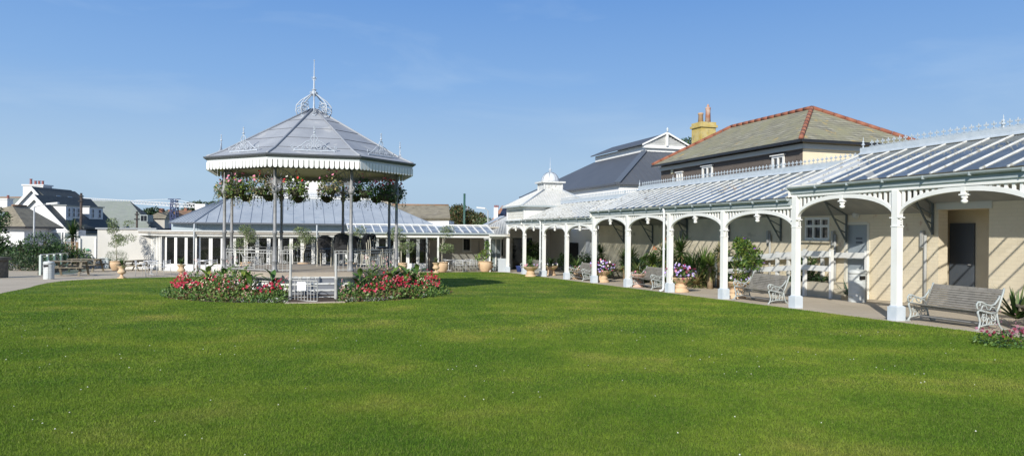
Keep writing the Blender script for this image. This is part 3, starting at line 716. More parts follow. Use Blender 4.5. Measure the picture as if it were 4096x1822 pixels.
yucca(15.9, 24.6, .9, .7, 120, 'pale green spiky head beside the white rail end', [LG[2], LY[1], LY[0], LY[2]], w=.055)
yucca(15.8, 31.9, .95, .8, 130, 'yellow green palm between banana plant and agave spikes', [LG[2], LY[1], LG[1], LY[2]], w=.06)
def agave(t, s, L, n, lb, mats, z=0):
    p = TS(t, s, gts(t, s)+z); a = MB(); a.rosette((0, 0, .05), n, L, .11, (.35, 1.4), .15, (0, 1)); return plant('agave', p, lb, 'plant', 'agaves by the wall', [('leaves', a, mats)])
agave(15.6, 33.6, 1.15, 60, 'blue green agave spikes behind the picnic bench', LB)
agave(15.2, 29.3, 1.2, 50, 'big dark agave left of the downpipe', [LB[0], LG[0]])
agave(15.9, 31.0, 1.3, 50, 'dark agave in front of the orange strelitzia', [LB[0], LB[1]])
agave(15.4, 27.6, .9, 44, 'pale agave at the foot of the yuccas', [LB[1], LG[2]])
agave(17.3, 18.75, .75, 14, 'small agave beside the top of the ramp steps', [LB[0], LB[0]])
agave(14.9, 11.35, .8, 60, 'strappy agapanthus leaves right of the nearest bench', [LG[1], LY[1]], .1)
# banana, strelitzia, tibouchina shrub
p = TS(16.4, 31.5, gts(16.4, 31.5)); a = MB()
for k in range(7):
    az = k*.9+.4; el = .8+.08*k; L = .95; q0 = Vector((0, 0, .5)); pts = []
    for i in range(6):
        e = el-.16*i; pts.append(q0.copy()); q0 += Vector((math.cos(az)*math.cos(e), math.sin(az)*math.cos(e), math.sin(e)))*(L/5)
    sd_ = Vector((-math.sin(az), math.cos(az), 0)); ws = [.03, .15, .22, .21, .13, .01]
    a.add([x for i, c in enumerate(pts) for x in (c-sd_*ws[i]+Vector((0, 0, .04)), c, c+sd_*ws[i]+Vector((0, 0, .04)))], [f_ for i in range(5) for f_ in ((3*i, 3*i+1, 3*i+4, 3*i+3), (3*i+1, 3*i+2, 3*i+5, 3*i+4))], k % 2)
st = MB(); st.tube([(0, 0, 0), (0, 0, .6)], .07, 7)
plant('banana_plant', p, 'broad leaved banana plant lit in front of the wall', 'plant', None, [('stem', st, LY[1]), ('leaves', a, [LB[1], LG[2]])])
p = TS(16.9, 30.6, gts(16.9, 30.6)); a = MB(); st = MB(); fl = MB()
for k in range(7):
    x, y, h = R.uniform(-.3, .3), R.uniform(-.3, .3), R.uniform(1.5, 2.1); st.tube([(0, 0, .3), (x, y, h)], .012, 4)
    for j in range(7): fl.blade((x, y, h), R.random()*6.28, R.uniform(-.2, 1.3), .24, .05, .3, 0, 2)
a.rosette((0, 0, .3), 26, .8, .10, (.6, 1.4), .2, (0, 1))
plant('strelitzia', p, 'orange flowered strelitzia standing tall by the wall', 'plant', None, [('stems', st, LG[1]), ('leaves', a, LB), ('blossoms', fl, FL['org'])])
def shrub(name, t, s, cs, n, L, label, cat, mats, fl=None, world=None, group=None, stems=True, w=.55):
    p = world or TS(t, s, gts(t, s)); a = MB(); st = MB(); f_ = MB()
    for (x, y, z, rx, ry, rz_) in cs:
        a.cloud((x, y, z), (rx, ry, rz_), n, L, w=w, zmin=.01)
        if stems: st.tube([(x*.2, y*.2, 0), (x*.6, y*.6, z*.6), (x, y, z)], [.035, .025, .012], 5)
        if fl:
            for _ in range(fl[1]):
                d = Vector((R.gauss(0, 1), R.gauss(0, 1), R.gauss(0, 1))).normalized(); flower(f_, Vector((x+d.x*rx, y+d.y*ry, z+d.z*rz_)), fl[2], 0)
    parts = [('foliage', a, mats)]
    if stems: parts.append(('stems', st, BARK))
    if fl: parts.append(('blossoms', f_, FL[fl[0]]))
    return plant(name, p, label, cat, group, parts)
def cc(lst): return lst
shrub('flowering_shrub', 16.9, 23.7, [(0, 0, 1.6, .35, .4, .3), (.1, -.5, 1.35, .3, .45, .3), (0, .3, 1.2, .35, .4, .3), (0, -.9, 1.15, .35, .5, .3), (0, .6, 1.75, .3, .35, .3), (0, 0, .8, .4, .7, .45)], 420, .12, 'climbing green shrub with violet flowers above the ramp rail', 'shrub', [LG[1], LG[2], LY[0]], ('pur', 3, .05))
yucca(16.6, 25.0, 1.45, .6, 150, 'dry hanging plant with drooping brown strands left of the violet shrub', [LY[2], LY[1], LG[0], LY[2]], w=.025)
for k, (t, s, h, q, ms, fl_, lb) in enumerate((
  (16.9, 28.3, .75, .55, (0, 1, 2), None, 'rounded green bush between the two tall yuccas'), (16.2, 26.9, .45, .55, (1, 2, 2), None, 'low bright green mound in front of the yuccas'),
  (17.2, 31.6, .9, .6, (1, 2, 0), None, 'leafy bush behind the banana plant'), (16.3, 32.2, .5, .5, (0, 1, 0), ('org', 3, .05), 'small bush with orange blooms beside the agave spikes'),
  (17.2, 34.0, .85, .6, (0, 1, 1), None, 'dark bush against the wall behind the picnic bench'), (16.9, 30.0, .7, .55, (0, 1, 0), None, 'shaded bush right of the orange strelitzia'),
  (17.3, 24.4, .6, .6, (1, 0, 2), ('dus', 4, .05), 'low bush with dusty pink blooms under the violet shrub'), (15.2, 35.9, .45, .5, (0, 1, 0), None, 'dark mound beside the dark wooden picnic table'),
  (16.6, 38.9, .8, .6, (0, 1, 0), None, 'deep shaded bush behind the third arch from the far end'), (17.4, 26.0, 1.1, .5, (1, 2, 0), None, 'tall leafy bush just left of the ramp rail end'))):
    shrub('green_shrub', t, s, [(0, 0, h, q, q*1.1, h*.6), (.1, q*.8, h*.8, q*.8, q, h*.5), (0, -q*.8, h*.7, q*.8, q, h*.5)], 300, .13, lb, 'shrub', [LG[i] for i in ms], fl_, group='bushes along the back wall')
shrub('green_shrub', 17.5, 21.0, [(0, 0, 1.15, .28, .5, .22), (0, .3, .9, .25, .4, .3)], 300, .13, 'leafy shrub with cream blooms under the small window', 'shrub', [LG[1], LG[2], LG[0]], ('pcr', 14, .05), w=.3)
shrub('green_shrub', 17.45, 20.2, [(0, 0, .35, .3, .6, .35), (0, .9, .45, .3, .6, .35), (0, 1.9, .5, .3, .6, .35), (0, 2.9, .55, .3, .6, .4)], 420, .10, 'dark evergreen shrubs filling the bed behind the ramp rails', 'shrub', [LG[0], LG[0], LG[1]])
shrub('green_shrub', 16.4, 9.8, [(0, 0, .9, .4, .5, .3)], 200, .2, 'dark leafy plant beside the recess at the right edge', 'shrub', [LG[0], LG[1], LY[1]], w=.3)
shrub('camellia_bush', 15.6, 45.6, [(0, 0, 1.25, .7, .7, .75), (.2, -.3, .8, .6, .6, .5)], 800, .16, 'glossy round bush behind the first two far arches', 'shrub', [LG[0], LG[1], LG[2]])
shrub('camellia_bush', 16.8, 42.5, [(0, 0, .7, .5, .5, .5)], 500, .16, 'shaded evergreen bush under the domed pavilion', 'shrub', [LG[0], LG[0], LG[1]])
# ================================================================ BANDSTAND
BROT = math.radians(16)
BG = gz(23.9)
r = root('bandstand', (BSC.x, BSC.y, BG), 'octagonal iron bandstand with grey lead roof in the middle of the lawn', 'bandstand', None, BROT)
BM = Matrix.Translation((BSC.x, BSC.y, 0)) @ Matrix.Rotation(BROT, 4, 'Z')   # local x right, -y to the viewer, z world
RP, RE, ZF, ZE, ZA = 2.88, 3.43, .37, 3.84, 5.69
def ov(k, rad, z): a = PI/8+k*PI/4-PI/2; return (rad*math.cos(a), rad*math.sin(a), z)   # vertices; side k between vertex k-1 and k
def octring(rad0, rad1, z0, z1, b, m=0):
    b.lathe([(rad0, z0), (rad1, z1)], 8, (0, 0, 0), m, PI/8, False)
ROOF = LEAD
STONE = mat('brown_stone_floor', (.30, .26, .21), (.36, .31, .25), .9, 2, bump=.2)
b = MB(BM); b.lathe([(3.02, ZF-.14), (3.02, ZF), ], 8, ph=PI/8, smooth=False); b.build('floor', STONE, r)
b = MB(BM); b.lathe([(2.78, BG-.1), (2.78, BG+.12), (2.72, BG+.14), (2.72, ZF-.32), (2.80, ZF-.30), (2.80, ZF-.26), (2.86, ZF-.25), (2.90, ZF-.20), (3.0, ZF-.18), (3.05, ZF-.141)], 8, ph=PI/8, smooth=False)
for k in range(8):
    p, q = Vector(ov(k-1, 2.72, 0)), Vector(ov(k, 2.72, 0)); d = (q-p); nrm = Vector((d.y, -d.x, 0)).normalized()
    for j in range(5):
        c = p+d*((j+.5)/5)+nrm*.02; u = d.normalized()
        for zz in (BG+.22, ZF-.42): b.bar(c-u*.16+Vector((0, 0, zz)), c+u*.16+Vector((0, 0, zz)), .05, .04)
        for e in (-1, 1): b.bar(c+u*.16*e+Vector((0, 0, BG+.2)), c+u*.16*e+Vector((0, 0, ZF-.4)), .05, .04, nrm)
b.build('base_wall', WHITE, r)
for j in range(4):
    zt = ZF-.17*(j+1); y1 = -2.55-.30*j
    b = MB(BM); b.box(-.62, .62, y1-.32, y1, gz(20)-.05, zt); b.box(-.64, .64, y1-.35, y1-.03, zt, zt+.035, 1); b.build('step', [mat('dark_riser', (.16, .17, .19), rough=.8), WHITEW], r)
for k in range(8):
    x, y, z = ov(k, RP, ZF); b = MB(BM)
    b.lathe([(.10, 0), (.10, .06), (.075, .10), (.065, .28), (.085, .31), (.085, .35), (.058, .38), (.052, 1.12), (.075, 1.15), (.075, 1.19), (.05, 1.22), (.045, 2.30), (.055, 2.34)], 10, (x, y, z)); po = b.build('post', IRON, r)
    b = MB(BM); b.lathe([(.055, 2.34), (.09, 2.40), (.10, 2.47), (.07, 2.50), (.07, 2.60), (.05, 2.64), (.045, 3.10)], 10, (x, y, z)); b.build('capital', IRON, po)
    b = MB(BM); rad = Vector((x, y, 0)).normalized(); c0 = Vector((x, y, 0))
    for j in (-1, 1):   # fans of scrollwork either side
        kk = (k+j) % 8; u = (Vector(ov(kk, RP, 0))-Vector(ov(k, RP, 0))).normalized()
        for i in range(7):
            a = PI/2*(i+.5)/7; b.tube([c0+u*.05+Vector((0, 0, z+2.62)), c0+u*(.05+.55*math.sin(a))+Vector((0, 0, z+2.62+.46*math.cos(a)))], .009, 4)
        b.tube([c0+u*.55*math.sin(PI/2*i/8)+Vector((0, 0, z+2.62+.46*math.cos(PI/2*i/8))) for i in range(9)], .012, 4)
        b.tube(spiral(c0+u*.13+Vector((0, 0, z+2.52)), .09, 1.2, PI, u, (0, 0, -1), 10), .014, 4)
        b.tube(spiral(c0+u*.40+Vector((0, 0, z+2.62)), .08, 1.2, 0, u, (0, 0, -1), 10), .012, 4)
    b.tube(spiral(c0+rad*.13+Vector((0, 0, z+2.50)), .09, 1.2, PI, rad, (0, 0, -1), 10), .014, 4)
    b.build('bracket_scroll', IRON, po)
ALU = mat('pale_grey_railing', (.36, .36, .35), (.42, .42, .40), .5, 9)
def rail_panel(p, q, full=True):
    p, q = Vector(p), Vector(q); d = q-p; L = d.length; u = d.normalized(); nrm = Vector((u.y, -u.x, 0)); Z = Vector((0, 0, 1)); b = MB(BM)
    for zz in (.06, .56, .64): b.bar(p+Z*zz, q+Z*zz, .022, .022)
    n = max(3, int(L/.115)); gaps = (L*.5,) if full else ()
    for i in range(n+1):
        s = L*i/n
        if full and abs(s-L/2) < .30: continue
        if i % 2 or not full: b.bar(p+u*s+Z*.02, p+u*s+Z*.64, .014, .014)
        else: b.tube([p+u*(s+.012*math.sin(j*1.57))+Z*(.06+.5*j/8) for j in range(9)], .007, 4)
    for s in ((L*.24, L*.76) if full else (L*.5,)):
        c = p+u*s+Z*.30
        for i in range(8):
            a = PI*i/4; b.ext([c+(u*math.cos(a-.25)+Z*math.sin(a-.25))*.03, c+(u*math.cos(a)+Z*math.sin(a))*.075, c+(u*math.cos(a+.25)+Z*math.sin(a+.25))*.03], nrm*.02)
        b.tube([c+(u*math.cos(PI*i/6)+Z*math.sin(PI*i/6))*.03+nrm*.01 for i in range(13)], .012, 4)
    po = b.build('railing', ALU, r)
    if full:
        b = MB(BM); c = p+u*L/2
        for sx in (-.25, .25): b.bar(c+u*sx+Z*.06, c+u*sx+Z*.42, .02, .02)
        b.bar(c-u*.25+Z*.12, c+u*.25+Z*.12, .02, .02); b.bar(c-u*.25+Z*.42, c+u*.25+Z*.42, .02, .02)
        for sx in (-1, 1): b.bar(c+u*.25*sx+Z*.42, c+u*.36*sx+Z*.56, .02, .02)
        for i in range(4):
            for j in (0, 1): b.tube(spiral(c+u*(-.18+.12*i)+Z*(.20+.14*j), .062, 1.3, i*1.5, u, Z, 9), .010, 4)
        b.bar(c-u*.2+Z*.66, c+u*.2+Z*.66, .02, .02)
        for i in (-1, 1): b.tube(spiral(c+u*.08*i+Z*.69, .05, 1.2, 0, u*i, Z, 9), .010, 4)
        b.build('scroll_panel', ALU, po)
for k in range(8):
    if k == 0: continue
    p, q = Vector(ov(k-1, RP, ZF)), Vector(ov(k, RP, ZF)); u = (q-p).normalized(); rail_panel(p+u*.1, q-u*.1)
# short returns at the steps running out to the gate posts
for sx in (-1, 1):
    v = Vector(ov(0 if sx > 0 else 7, RP, ZF)); rail_panel(v+Vector((-sx*.1, -.0, 0)), Vector((sx*.62, v.y-.05, ZF)), False)
# roof: eight facets, slightly bell-cast
prof = [(RE, ZE), (RE-.12, ZE+.045), (2.95, 4.04), (0.10, ZA-.03), (0, ZA)]
b = MB(BM); b.lathe([(RE, ZE-.03)]+prof, 8, ph=PI/8, smooth=False); b.build('roof', ROOF, r)
SEAM = mat('roof_seam', (.13, .14, .17), rough=.7)
for k in range(8):
    b = MB(BM)
    b.tube([Vector(ov(k, rr, zz+.02)) for rr, zz in prof[:4]], .035, 6); b.build('hip_roll', LEAD, r)
b = MB(BM)
for rr in (.90, 1.55, 2.2, 2.85):
    zz = 4.04+(2.95-rr)/(2.85)*(ZA-.03-4.04)
    for k in range(8): b.bar(Vector(ov(k-1, rr, zz+.008)), Vector(ov(k, rr, zz+.008)), .016, .014)
b.build('roof_seams', SEAM, r)
b = MB(BM); b.lathe([(RE+.02, ZE-.09), (RE+.09, ZE-.04), (RE+.10, ZE), (RE+.01, ZE+.01)], 8, ph=PI/8, smooth=False); b.build('eave_gutter', mat('dark_gutter', (.10, .11, .13), rough=.5), r)
b = MB(BM); b.lathe([(RE-.06, ZE-.185), (RE-.02, ZE-.18), (RE-.02, ZE-.09), (RE-.10, ZE-.05)], 8, ph=PI/8, smooth=False); b.build('fascia', GUTTER if 0 else mat('pale_fascia', (.55, .57, .58), rough=.5), r)
b = MB(BM); b.ext([ov(k, RE-.10, 3.60) for k in range(8)], (0, 0, .04)); b.build('ceiling', mat('cream_ceiling', (.60, .56, .42), (.56, .52, .38), .8, 2), r)
for k in range(8):      # scalloped valance boards
    p, q = Vector(ov(k-1, RE-.02, 0)), Vector(ov(k, RE-.02, 0)); d = q-p; u = d.normalized(); nrm = Vector((u.y, -u.x, 0)); L = d.length; n = 18; w_ = L/n; b = MB(BM)
    for j in range(n):
        c = p+u*(w_*(j+.5)); h = w_/2-.011; zt, z1, z0 = ZE-.165, ZE-.315, ZE-.385
        pts = [c-u*h+Vector((0, 0, zt)), c-u*h+Vector((0, 0, z1))]+[c+u*h*math.cos(PI+PI*i/6)+Vector((0, 0, z1-.02+(z0-z1)*math.sin(PI*i/6))) for i in range(1, 6)]+[c+u*h+Vector((0, 0, z1)), c+u*h+Vector((0, 0, zt))]
        b.ext(pts, nrm*.02)
    b.build('valance', WHITE, r)
# beam joining the post heads
b = MB(BM)
for k in range(8): b.bar(ov(k-1, RP, 3.52), ov(k, RP, 3.52), .06, .12)
b.build('ring_beam', IRON, r)
# wrought-iron crestings on each roof side
for k in range(8):
    p, q = Vector(ov(k-1, RE-.30, 0)), Vector(ov(k, RE-.30, 0)); u = (q-p).normalized(); c = (p+q)/2+Vector((0, 0, ZE+.12)); Z = Vector((0, 0, 1)); o = Vector((u.y, -u.x, 0)); b = MB(BM)
    b.bar(c-u*.60+Z*.03, c+u*.60+Z*.03, .03, .035); b.bar(c-u*.60-Z*.03, c+u*.60-Z*.03, .02, .02)
    for x in (-.58, -.2, .2, .58): b.tube([c+u*x-Z*.12, c+u*x+Z*.04], .014, 5)
    for sx in (-1, 1):
        b.tube([c+u*.57*sx+Z*.05, c+u*.38*sx+Z*.16, c+u*.22*sx+Z*.29, c+u*.10*sx+Z*.32], .014, 5)
        b.tube(spiral(c+u*.14*sx+Z*.16, .115, 1.5, PI/2, u*sx, Z, 14), .014, 5)
        b.tube(spiral(c+u*.32*sx+Z*.10, .06, 1.3, PI/2, u*sx, Z, 10), .011, 4)
        b.tube(spiral(c+u*.61*sx+Z*.13, .055, 1.3, -PI/2, u*sx, Z, 10), .012, 4)
        b.tube([c+u*.05*sx+Z*.28, c+u*.10*sx+Z*.38, c+u*.07*sx+Z*.46, c+Z*.50], .013, 5)
    b.tube([c+Z*.02, c+Z*.72], .012, 5); b.ball(c+Z*.56, .035, n=6); b.ball(c+Z*.63, .022, n=6); b.bar(c-u*.04+Z*.685, c+u*.04+Z*.685, .015, .012); b.ball(c+Z*.73, .02, n=6)
    b.build('roof_cresting', IRONB, r)
# crown of scrolls and the spire
for k in range(8):
    a = PI/8+k*PI/4-PI/2 + PI/8; u = Vector((math.cos(a), math.sin(a), 0)); Z = Vector((0, 0, 1)); b = MB(BM); c = Vector((0, 0, 0))
    b.tube([u*.08+Z*6.20, u*.22+Z*6.10, u*.42+Z*5.96, u*.56+Z*5.80, u*.58+Z*5.62, u*.52+Z*5.42], .020, 6)
    b.tube(spiral(u*.46+Z*5.62, .11, 1.5, 0, u, Z, 14), .017, 5)
    b.tube([u*.54+Z*5.80, u*.40+Z*5.84, u*.26+Z*5.78, u*.22+Z*5.70], .016, 5); b.tube([u*.40+Z*5.84, u*.30+Z*5.92, u*.24+Z*5.88], .014, 5); b.tube([u*.50+Z*5.74, u*.36+Z*5.72, u*.32+Z*5.66], .014, 5)
    b.cb((u.x*.52, u.y*.52, 5.40), (.10, .10, .04))
    b.build('crown_scroll', IRONB, r)
b = MB(BM); b.lathe([(.06, ZA-.08), (.03, ZA+.1), (.025, 6.1), (.09, 6.18), (.10, 6.26), (.05, 6.30), (.085, 6.34), (.03, 6.38), (.022, 6.70), (.05, 6.73), (.05, 6.76), (.018, 6.80), (.010, 7.30), (.022, 7.33), (0, 7.36)], 8)
for i in range(4):
    a = i*PI/2+.4; u = Vector((math.cos(a), math.sin(a), 0)); b.tube(spiral(u*.10+Vector((0, 0, 6.24)), .06, 1.2, PI, u, (0, 0, 1), 8), .012, 4); b.tube([(0, 0, 6.70), u*.09+Vector((0, 0, 6.76)), u*.05+Vector((0, 0, 6.66))], .01, 4)
b.build('spire', IRONB, r)

# gate in front of the steps
r = root('gate_post', BM @ Vector((-.62, -3.98, gz(20))), 'slender left hinge post of the bandstand gate', 'post', None, BROT)
r2 = root('gate_post', BM @ Vector((.62, -3.98, gz(20))), 'slender right post of the bandstand gate without hinges', 'post', None, BROT)
for q, rr in ((-1, r), (1, r2)):
    b = MB(BM); b.lathe([(.055, 0), (.05, .05), (.04, .60), (.055, .63), (.055, .66), (.035, .70), (.034, 1.30), (.02, 1.36), (0, 1.37)], 10, (q*.62, -3.98, gz(20)))
    b.build('shaft', ALU, rr)
r = root('iron_gate', BM @ Vector((-.6, -3.98, gz(20))), 'half open grey iron gate with a white notice before the bandstand steps', 'gate', None, BROT)
GMX = BM @ Matrix.Translation((-.58, -3.98, gz(20)+.07)) @ Matrix.Rotation(-.62, 4, 'Z')
b = MB(GMX)
for zz in (.0, .42, .56): b.bar((0, 0, zz+.0), (.84, 0, zz), .022, .022)
for i in range(9): x = .84*i/8; b.bar((x, 0, 0), (x, 0, .56), .016, .016)
for i in range(3): b.tube([(.12+.28*i+.12*math.cos(PI-PI*j/8), 0, .56+.11*math.sin(PI*j/8)) for j in range(9)], .010, 4)
b.build('gate_leaf', ALU, r)
b = MB(GMX); b.box(.20, .48, -.03, -.02, .28, .52); nb_ = b.build('notice', mat('paper_white', (.82, .82, .82), rough=.4), r)
b = MB(GMX)
for i in range(5): b.box(.225, .455-(.07 if i == 4 else 0), -.0335, -.031, .32+i*.037, .327+i*.037)
b.build('notice_text', mat('notice_grey', (.35, .35, .4)), nb_)
b = MB(BM); gq = -SLOPE*19.2; b.box(-.75, .85, -4.62, -3.72, gq-.05, gq+.03); b.build('stone_slab', mat('pinkish_stone', (.42, .34, .27), (.48, .40, .32), .9, 3, bump=.2), None, kind='structure')

# hanging baskets: two to each side
BASK = mat('basket_moss', (.035, .032, .02), (.06, .055, .03), .95, 12, bump=.6)
sides = ['front', 'front right', 'right', 'rear right', 'rear', 'rear left', 'left', 'front left']
for k in range(8):
    for j, f_ in enumerate((.27, .73)):
        p = BM @ (Vector(ov(k-1, RP, 0)).lerp(Vector(ov(k, RP, 0)), f_)); lit = k in (0, 6, 7, 5)
        base = Vector((p.x, p.y, 0)); zc = 2.88+R.uniform(-.08, .06)
        rt = root('hanging_basket', (p.x, p.y, zc-.25), 'x', 'basket', 'hanging baskets of flowers round the bandstand')
        where = {0: 'front', 1: 'front right', 2: 'right hand', 3: 'far right', 4: 'rear', 5: 'far left', 6: 'left hand', 7: 'front left'}[k]
        rt['label'] = 'hanging flower basket under the %s eave of the bandstand, %s of its two' % (where, ('left', 'right')[j] if k in (0, 1, 7) else ('nearer', 'farther')[j] if k in (2, 3) else ('right', 'left')[j] if k in (4,) else ('farther', 'nearer')[j])
        b = MB(W); b.lathe([(.0, -.24), (.12, -.20), (.20, -.10), (.235, 0), (.2, .0), (0, .02)], 12, (p.x, p.y, zc)); b.build('basket', BASK, rt)
        b = MB(W)
        for i in range(3): a = i*2.1; b.tube([(p.x+.22*math.cos(a), p.y+.22*math.sin(a), zc), (p.x, p.y, 3.5)], .005, 3)
        b.build('chain', SEAM, rt)
        b = MB(W); c = Vector((p.x, p.y, zc))
        b.cloud(c+Vector((0, 0, .10)), (.36, .36, .30), 520, .08)
        for i in range(16):
            a = R.random()*6.28; L = R.uniform(.2, .55); q0 = c+Vector((.30*math.cos(a), .22*math.sin(a), .05))
            for t_ in range(9): b.leaf(q0+Vector((math.cos(a)*.10*min(1, t_/3), math.sin(a)*.10*min(1, t_/3), -L*t_/8+.04)), Vector((R.gauss(0, 1), R.gauss(0, 1), -.8)), Vector((0, 0, 1)), .07, .035, R.choice((0, 1, 2)))
        b.build('foliage', [LG[0], LG[1], LG[1]] if k in (1, 2, 3, 4) else [LG[1], LY[1], LY[2]] if j else [LG[1], LY[1], LY[0]], rt)  # light painted into the leaves: yellower on sunlit sides, darker green on shaded ones
        b = MB(W)
        for i in range(16):
            d = Vector((R.gauss(0, 1), R.gauss(0, 1), abs(R.gauss(.5, .7)))).normalized(); flower(b, c+Vector((d.x*.36, d.y*.36, .18+d.z*.34)), .045, 0 if R.random() < .7 else 1)
        b.build('blossoms', [(FL['red'], FL['pink'])[(k+j) % 2], FL['wht'] if k in (0,) else FL['pink']], rt)

# ================================================================ FLOWER BED
b = MB(W); n = 64
b.v = [(BSC.x, BSC.y, BG+.22)]+[(BSC.x+rr*math.cos(2*PI*i/n), BSC.y+rr*math.sin(2*PI*i/n), -SLOPE*(BSC.y+rr*math.sin(2*PI*i/n))+dz) for rr, dz in ((3.2, .22), (BEDR, .022)) for i in range(n)]
b.f = [(0, 1+i, 1+(i+1) % n) for i in range(n)]+[(1+i, 1+n+i, 1+n+(i+1) % n, 1+(i+1) % n) for i in range(n)]; b.mi = [0]*2*n; b.sm = [False]*2*n
b.build('flower_bed_soil', mat('bed_soil', (.045, .032, .022), (.07, .05, .035), .95, 6, bump=.6), kind='structure')
fo, red, pal, cre, dus = MB(W), MB(W), MB(W), MB(W), MB(W)
def bedp(a, rr): x, y = BSC.x+rr*math.cos(a), BSC.y+rr*math.sin(a); return Vector((x, y, -SLOPE*y))
def bedh(a, rr): return .15+.86*max(0, min(1, (BEDR-rr)/1.3))*(0.85+.30*math.sin(a*9+1)+.16*math.sin(a*23))*(.62 if rr < 3.55 and math.sin(a*4+1) > -.3 else 1)
GA_ = BROT-PI/2     # bearing of the gate
for _ in range(3400):
    a = R.random()*2*PI; rr = math.sqrt(R.uniform(3.0**2, BEDR**2))
    da = (a-GA_+PI) % (2*PI)-PI
    if abs(rr*math.sin(da)) < .72 and math.cos(da) > 0: continue
    if math.sin(a) > .35 and R.random() < .55: continue
    p = bedp(a, rr); h = bedh(a, rr)*R.uniform(.45, 1.1); kind_ = math.sin(a*5+rr*2)+R.gauss(0, .5)
    mats = (0, 1, 2) if kind_ > 0 else (1, 3, 2)
    fo.cloud(p+Vector((0, 0, h*.55)), (.15, .15, h*.5), 17, R.uniform(.06, .11), mats, w=.5)
for _ in range(400):   # red begonias in drifts near the edge
    c0, sp = R.choice([(GA_-1.28, .13), (GA_-1.22, .10), (GA_-1.2, .12), (GA_-.27, .05), (GA_-.6, .22), (GA_+.42, .13), (GA_+.60, .15), (GA_+.75, .12), (GA_+1.40, .08), (GA_+1.2, .12)][:])
    a = R.gauss(c0, sp); rr = R.uniform(3.85, BEDR-.2); da = (a-GA_+PI) % (2*PI)-PI
    if abs(rr*math.sin(da)) < .74 and math.cos(da) > 0: continue
    p = bedp(a, rr); flower(red, p+Vector((0, 0, bedh(a, rr)*R.uniform(.9, 1.25)+.06)), R.uniform(.028, .045), 0 if R.random() < .85 else 1)
for _ in range(420):   # silver and cream edging
    a = R.random()*2*PI; rr = BEDR-R.uniform(.0, .16); da = (a-GA_+PI) % (2*PI)-PI
    if abs(rr*math.sin(da)) < .74 and math.cos(da) > 0: continue
    if math.sin(a*11)+math.sin(a*7+1) < .1: continue
    pal.cloud(bedp(a, rr)+Vector((0, 0, .08)), (.08, .08, .06), 12, .045, (0,), w=.4)
for _ in range(260):   # dusty pink and cream spires
    a = R.random()*2*PI; rr = R.uniform(3.1, 4.2); da = (a-GA_+PI) % (2*PI)-PI
    if abs(rr*math.sin(da)) < .74 and math.cos(da) > 0: continue
    p = bedp(a, rr); h = bedh(a, rr)*R.uniform(.9, 1.35)
    for j in range(4): flower(dus, p+Vector((R.gauss(0, .03), R.gauss(0, .03), h-.03*j)), .022, 0 if math.sin(a*6) > -.8 else 1, n=4)
fo.build('bedding_foliage', [LG[1], mat('leaf_fresh', (.075, .15, .03), rough=.55), mat('leaf_lime', (.13, .20, .04), rough=.55), mat('leaf_reddish', (.14, .08, .04), rough=.6)], kind='stuff', label='mixed green bedding leaves round the bandstand', category='foliage')
red.build('begonia_flowers', [mat('petal_crimson', (.30, .003, .022), rough=.5), mat('petal_rose', (.45, .03, .08), rough=.5)], kind='stuff', label='crimson begonia blooms near the edge of the round bed', category='flowers')
pal.build('silver_edging', mat('silver_leaf', (.42, .45, .38), rough=.7), kind='stuff', label='silver edging leaves round the rim of the bed', category='foliage')
dus.build('bedding_flowers', [FL['dus'], FL['pcr']], kind='stuff', label='dusty pink and cream bedding flowers in the round bed', category='flowers')
# canna lilies, each a plant of its own
cn = [(-1.35, 3.25, 'leftmost pale leaved canna in the bed'), (-1.12, 3.45, 'yellow green canna by the left railing of the bandstand'), (-.92, 3.2, 'canna with upright leaf before the left railing'), (-.62, 3.35, 'large canna under the front left bandstand post'), (-.50, 3.6, 'dark canna beside the front left post'), (-.33, 3.5, 'small canna left of the gate post'),
      (.40, 3.45, 'canna right of the gate post'), (.55, 3.3, 'broad leaved canna under the front right post'), (.70, 3.6, 'canna with one big pale leaf right of the gate'), (.85, 3.3, 'bronze tipped canna right of the front right post'), (1.0, 3.5, 'canna in front of the black chairs'), (1.12, 3.25, 'tall canna in front of the black chairs'), (1.25, 3.55, 'dark canna under the right hand post'), (1.42, 3.3, 'tall canna nearest the right hand post'), (1.6, 3.5, 'rightmost canna of the bed')]
for k, (da, rr, lb) in enumerate(cn):
    p = bedp(GA_+da, rr); a = MB(); st = MB(); hh = R.uniform(.6, .85); st.tube([(0, 0, 0), (0, 0, hh)], [.022, .012], 5)
    for j in range(6):
        az = j*2.3+k; el = R.uniform(.7, 1.2); z0 = .2+hh*.8*j/6; q0 = Vector((0, 0, z0)); L = R.uniform(.36, .5); sd_ = Vector((-math.sin(az), math.cos(az), 0)); pts = []
        for i in range(5):
            e = el-.22*i; pts.append(q0.copy()); q0 += Vector((math.cos(az)*math.cos(e), math.sin(az)*math.cos(e), math.sin(e)))*(L/4)
        ws = [.015, .065, .085, .06, .005]
        a.add([x for i, c in enumerate(pts) for x in (c-sd_*ws[i]+Vector((0, 0, .02)), c, c+sd_*ws[i]+Vector((0, 0, .02)))], [f_ for i in range(4) for f_ in ((3*i, 3*i+1, 3*i+4, 3*i+3), (3*i+1, 3*i+2, 3*i+5, 3*i+4))], (j+k) % 2)
    plant('canna_lily', p, lb, 'plant', 'canna lilies in the round bed', [('stem', st, LG[1]), ('leaves', a, [[LG[1], LG[2]], [LY[0], LG[2]], [LG[0], LG[1]]][0 if k in (2, 4, 6, 10, 12) else 1 if k < 4 or k == 8 else 2])])
b = MB(); fl = MB(); b.cloud((0, 0, .12), (.55, .6, .13), 700, .06, (0, 1, 2), zmin=.01)
for _ in range(60):
    x, y = R.uniform(-.5, .5), R.uniform(-.5, .5); flower(fl, (x, y, .2+R.random()*.1), .03, R.choice((0, 0, 1)))
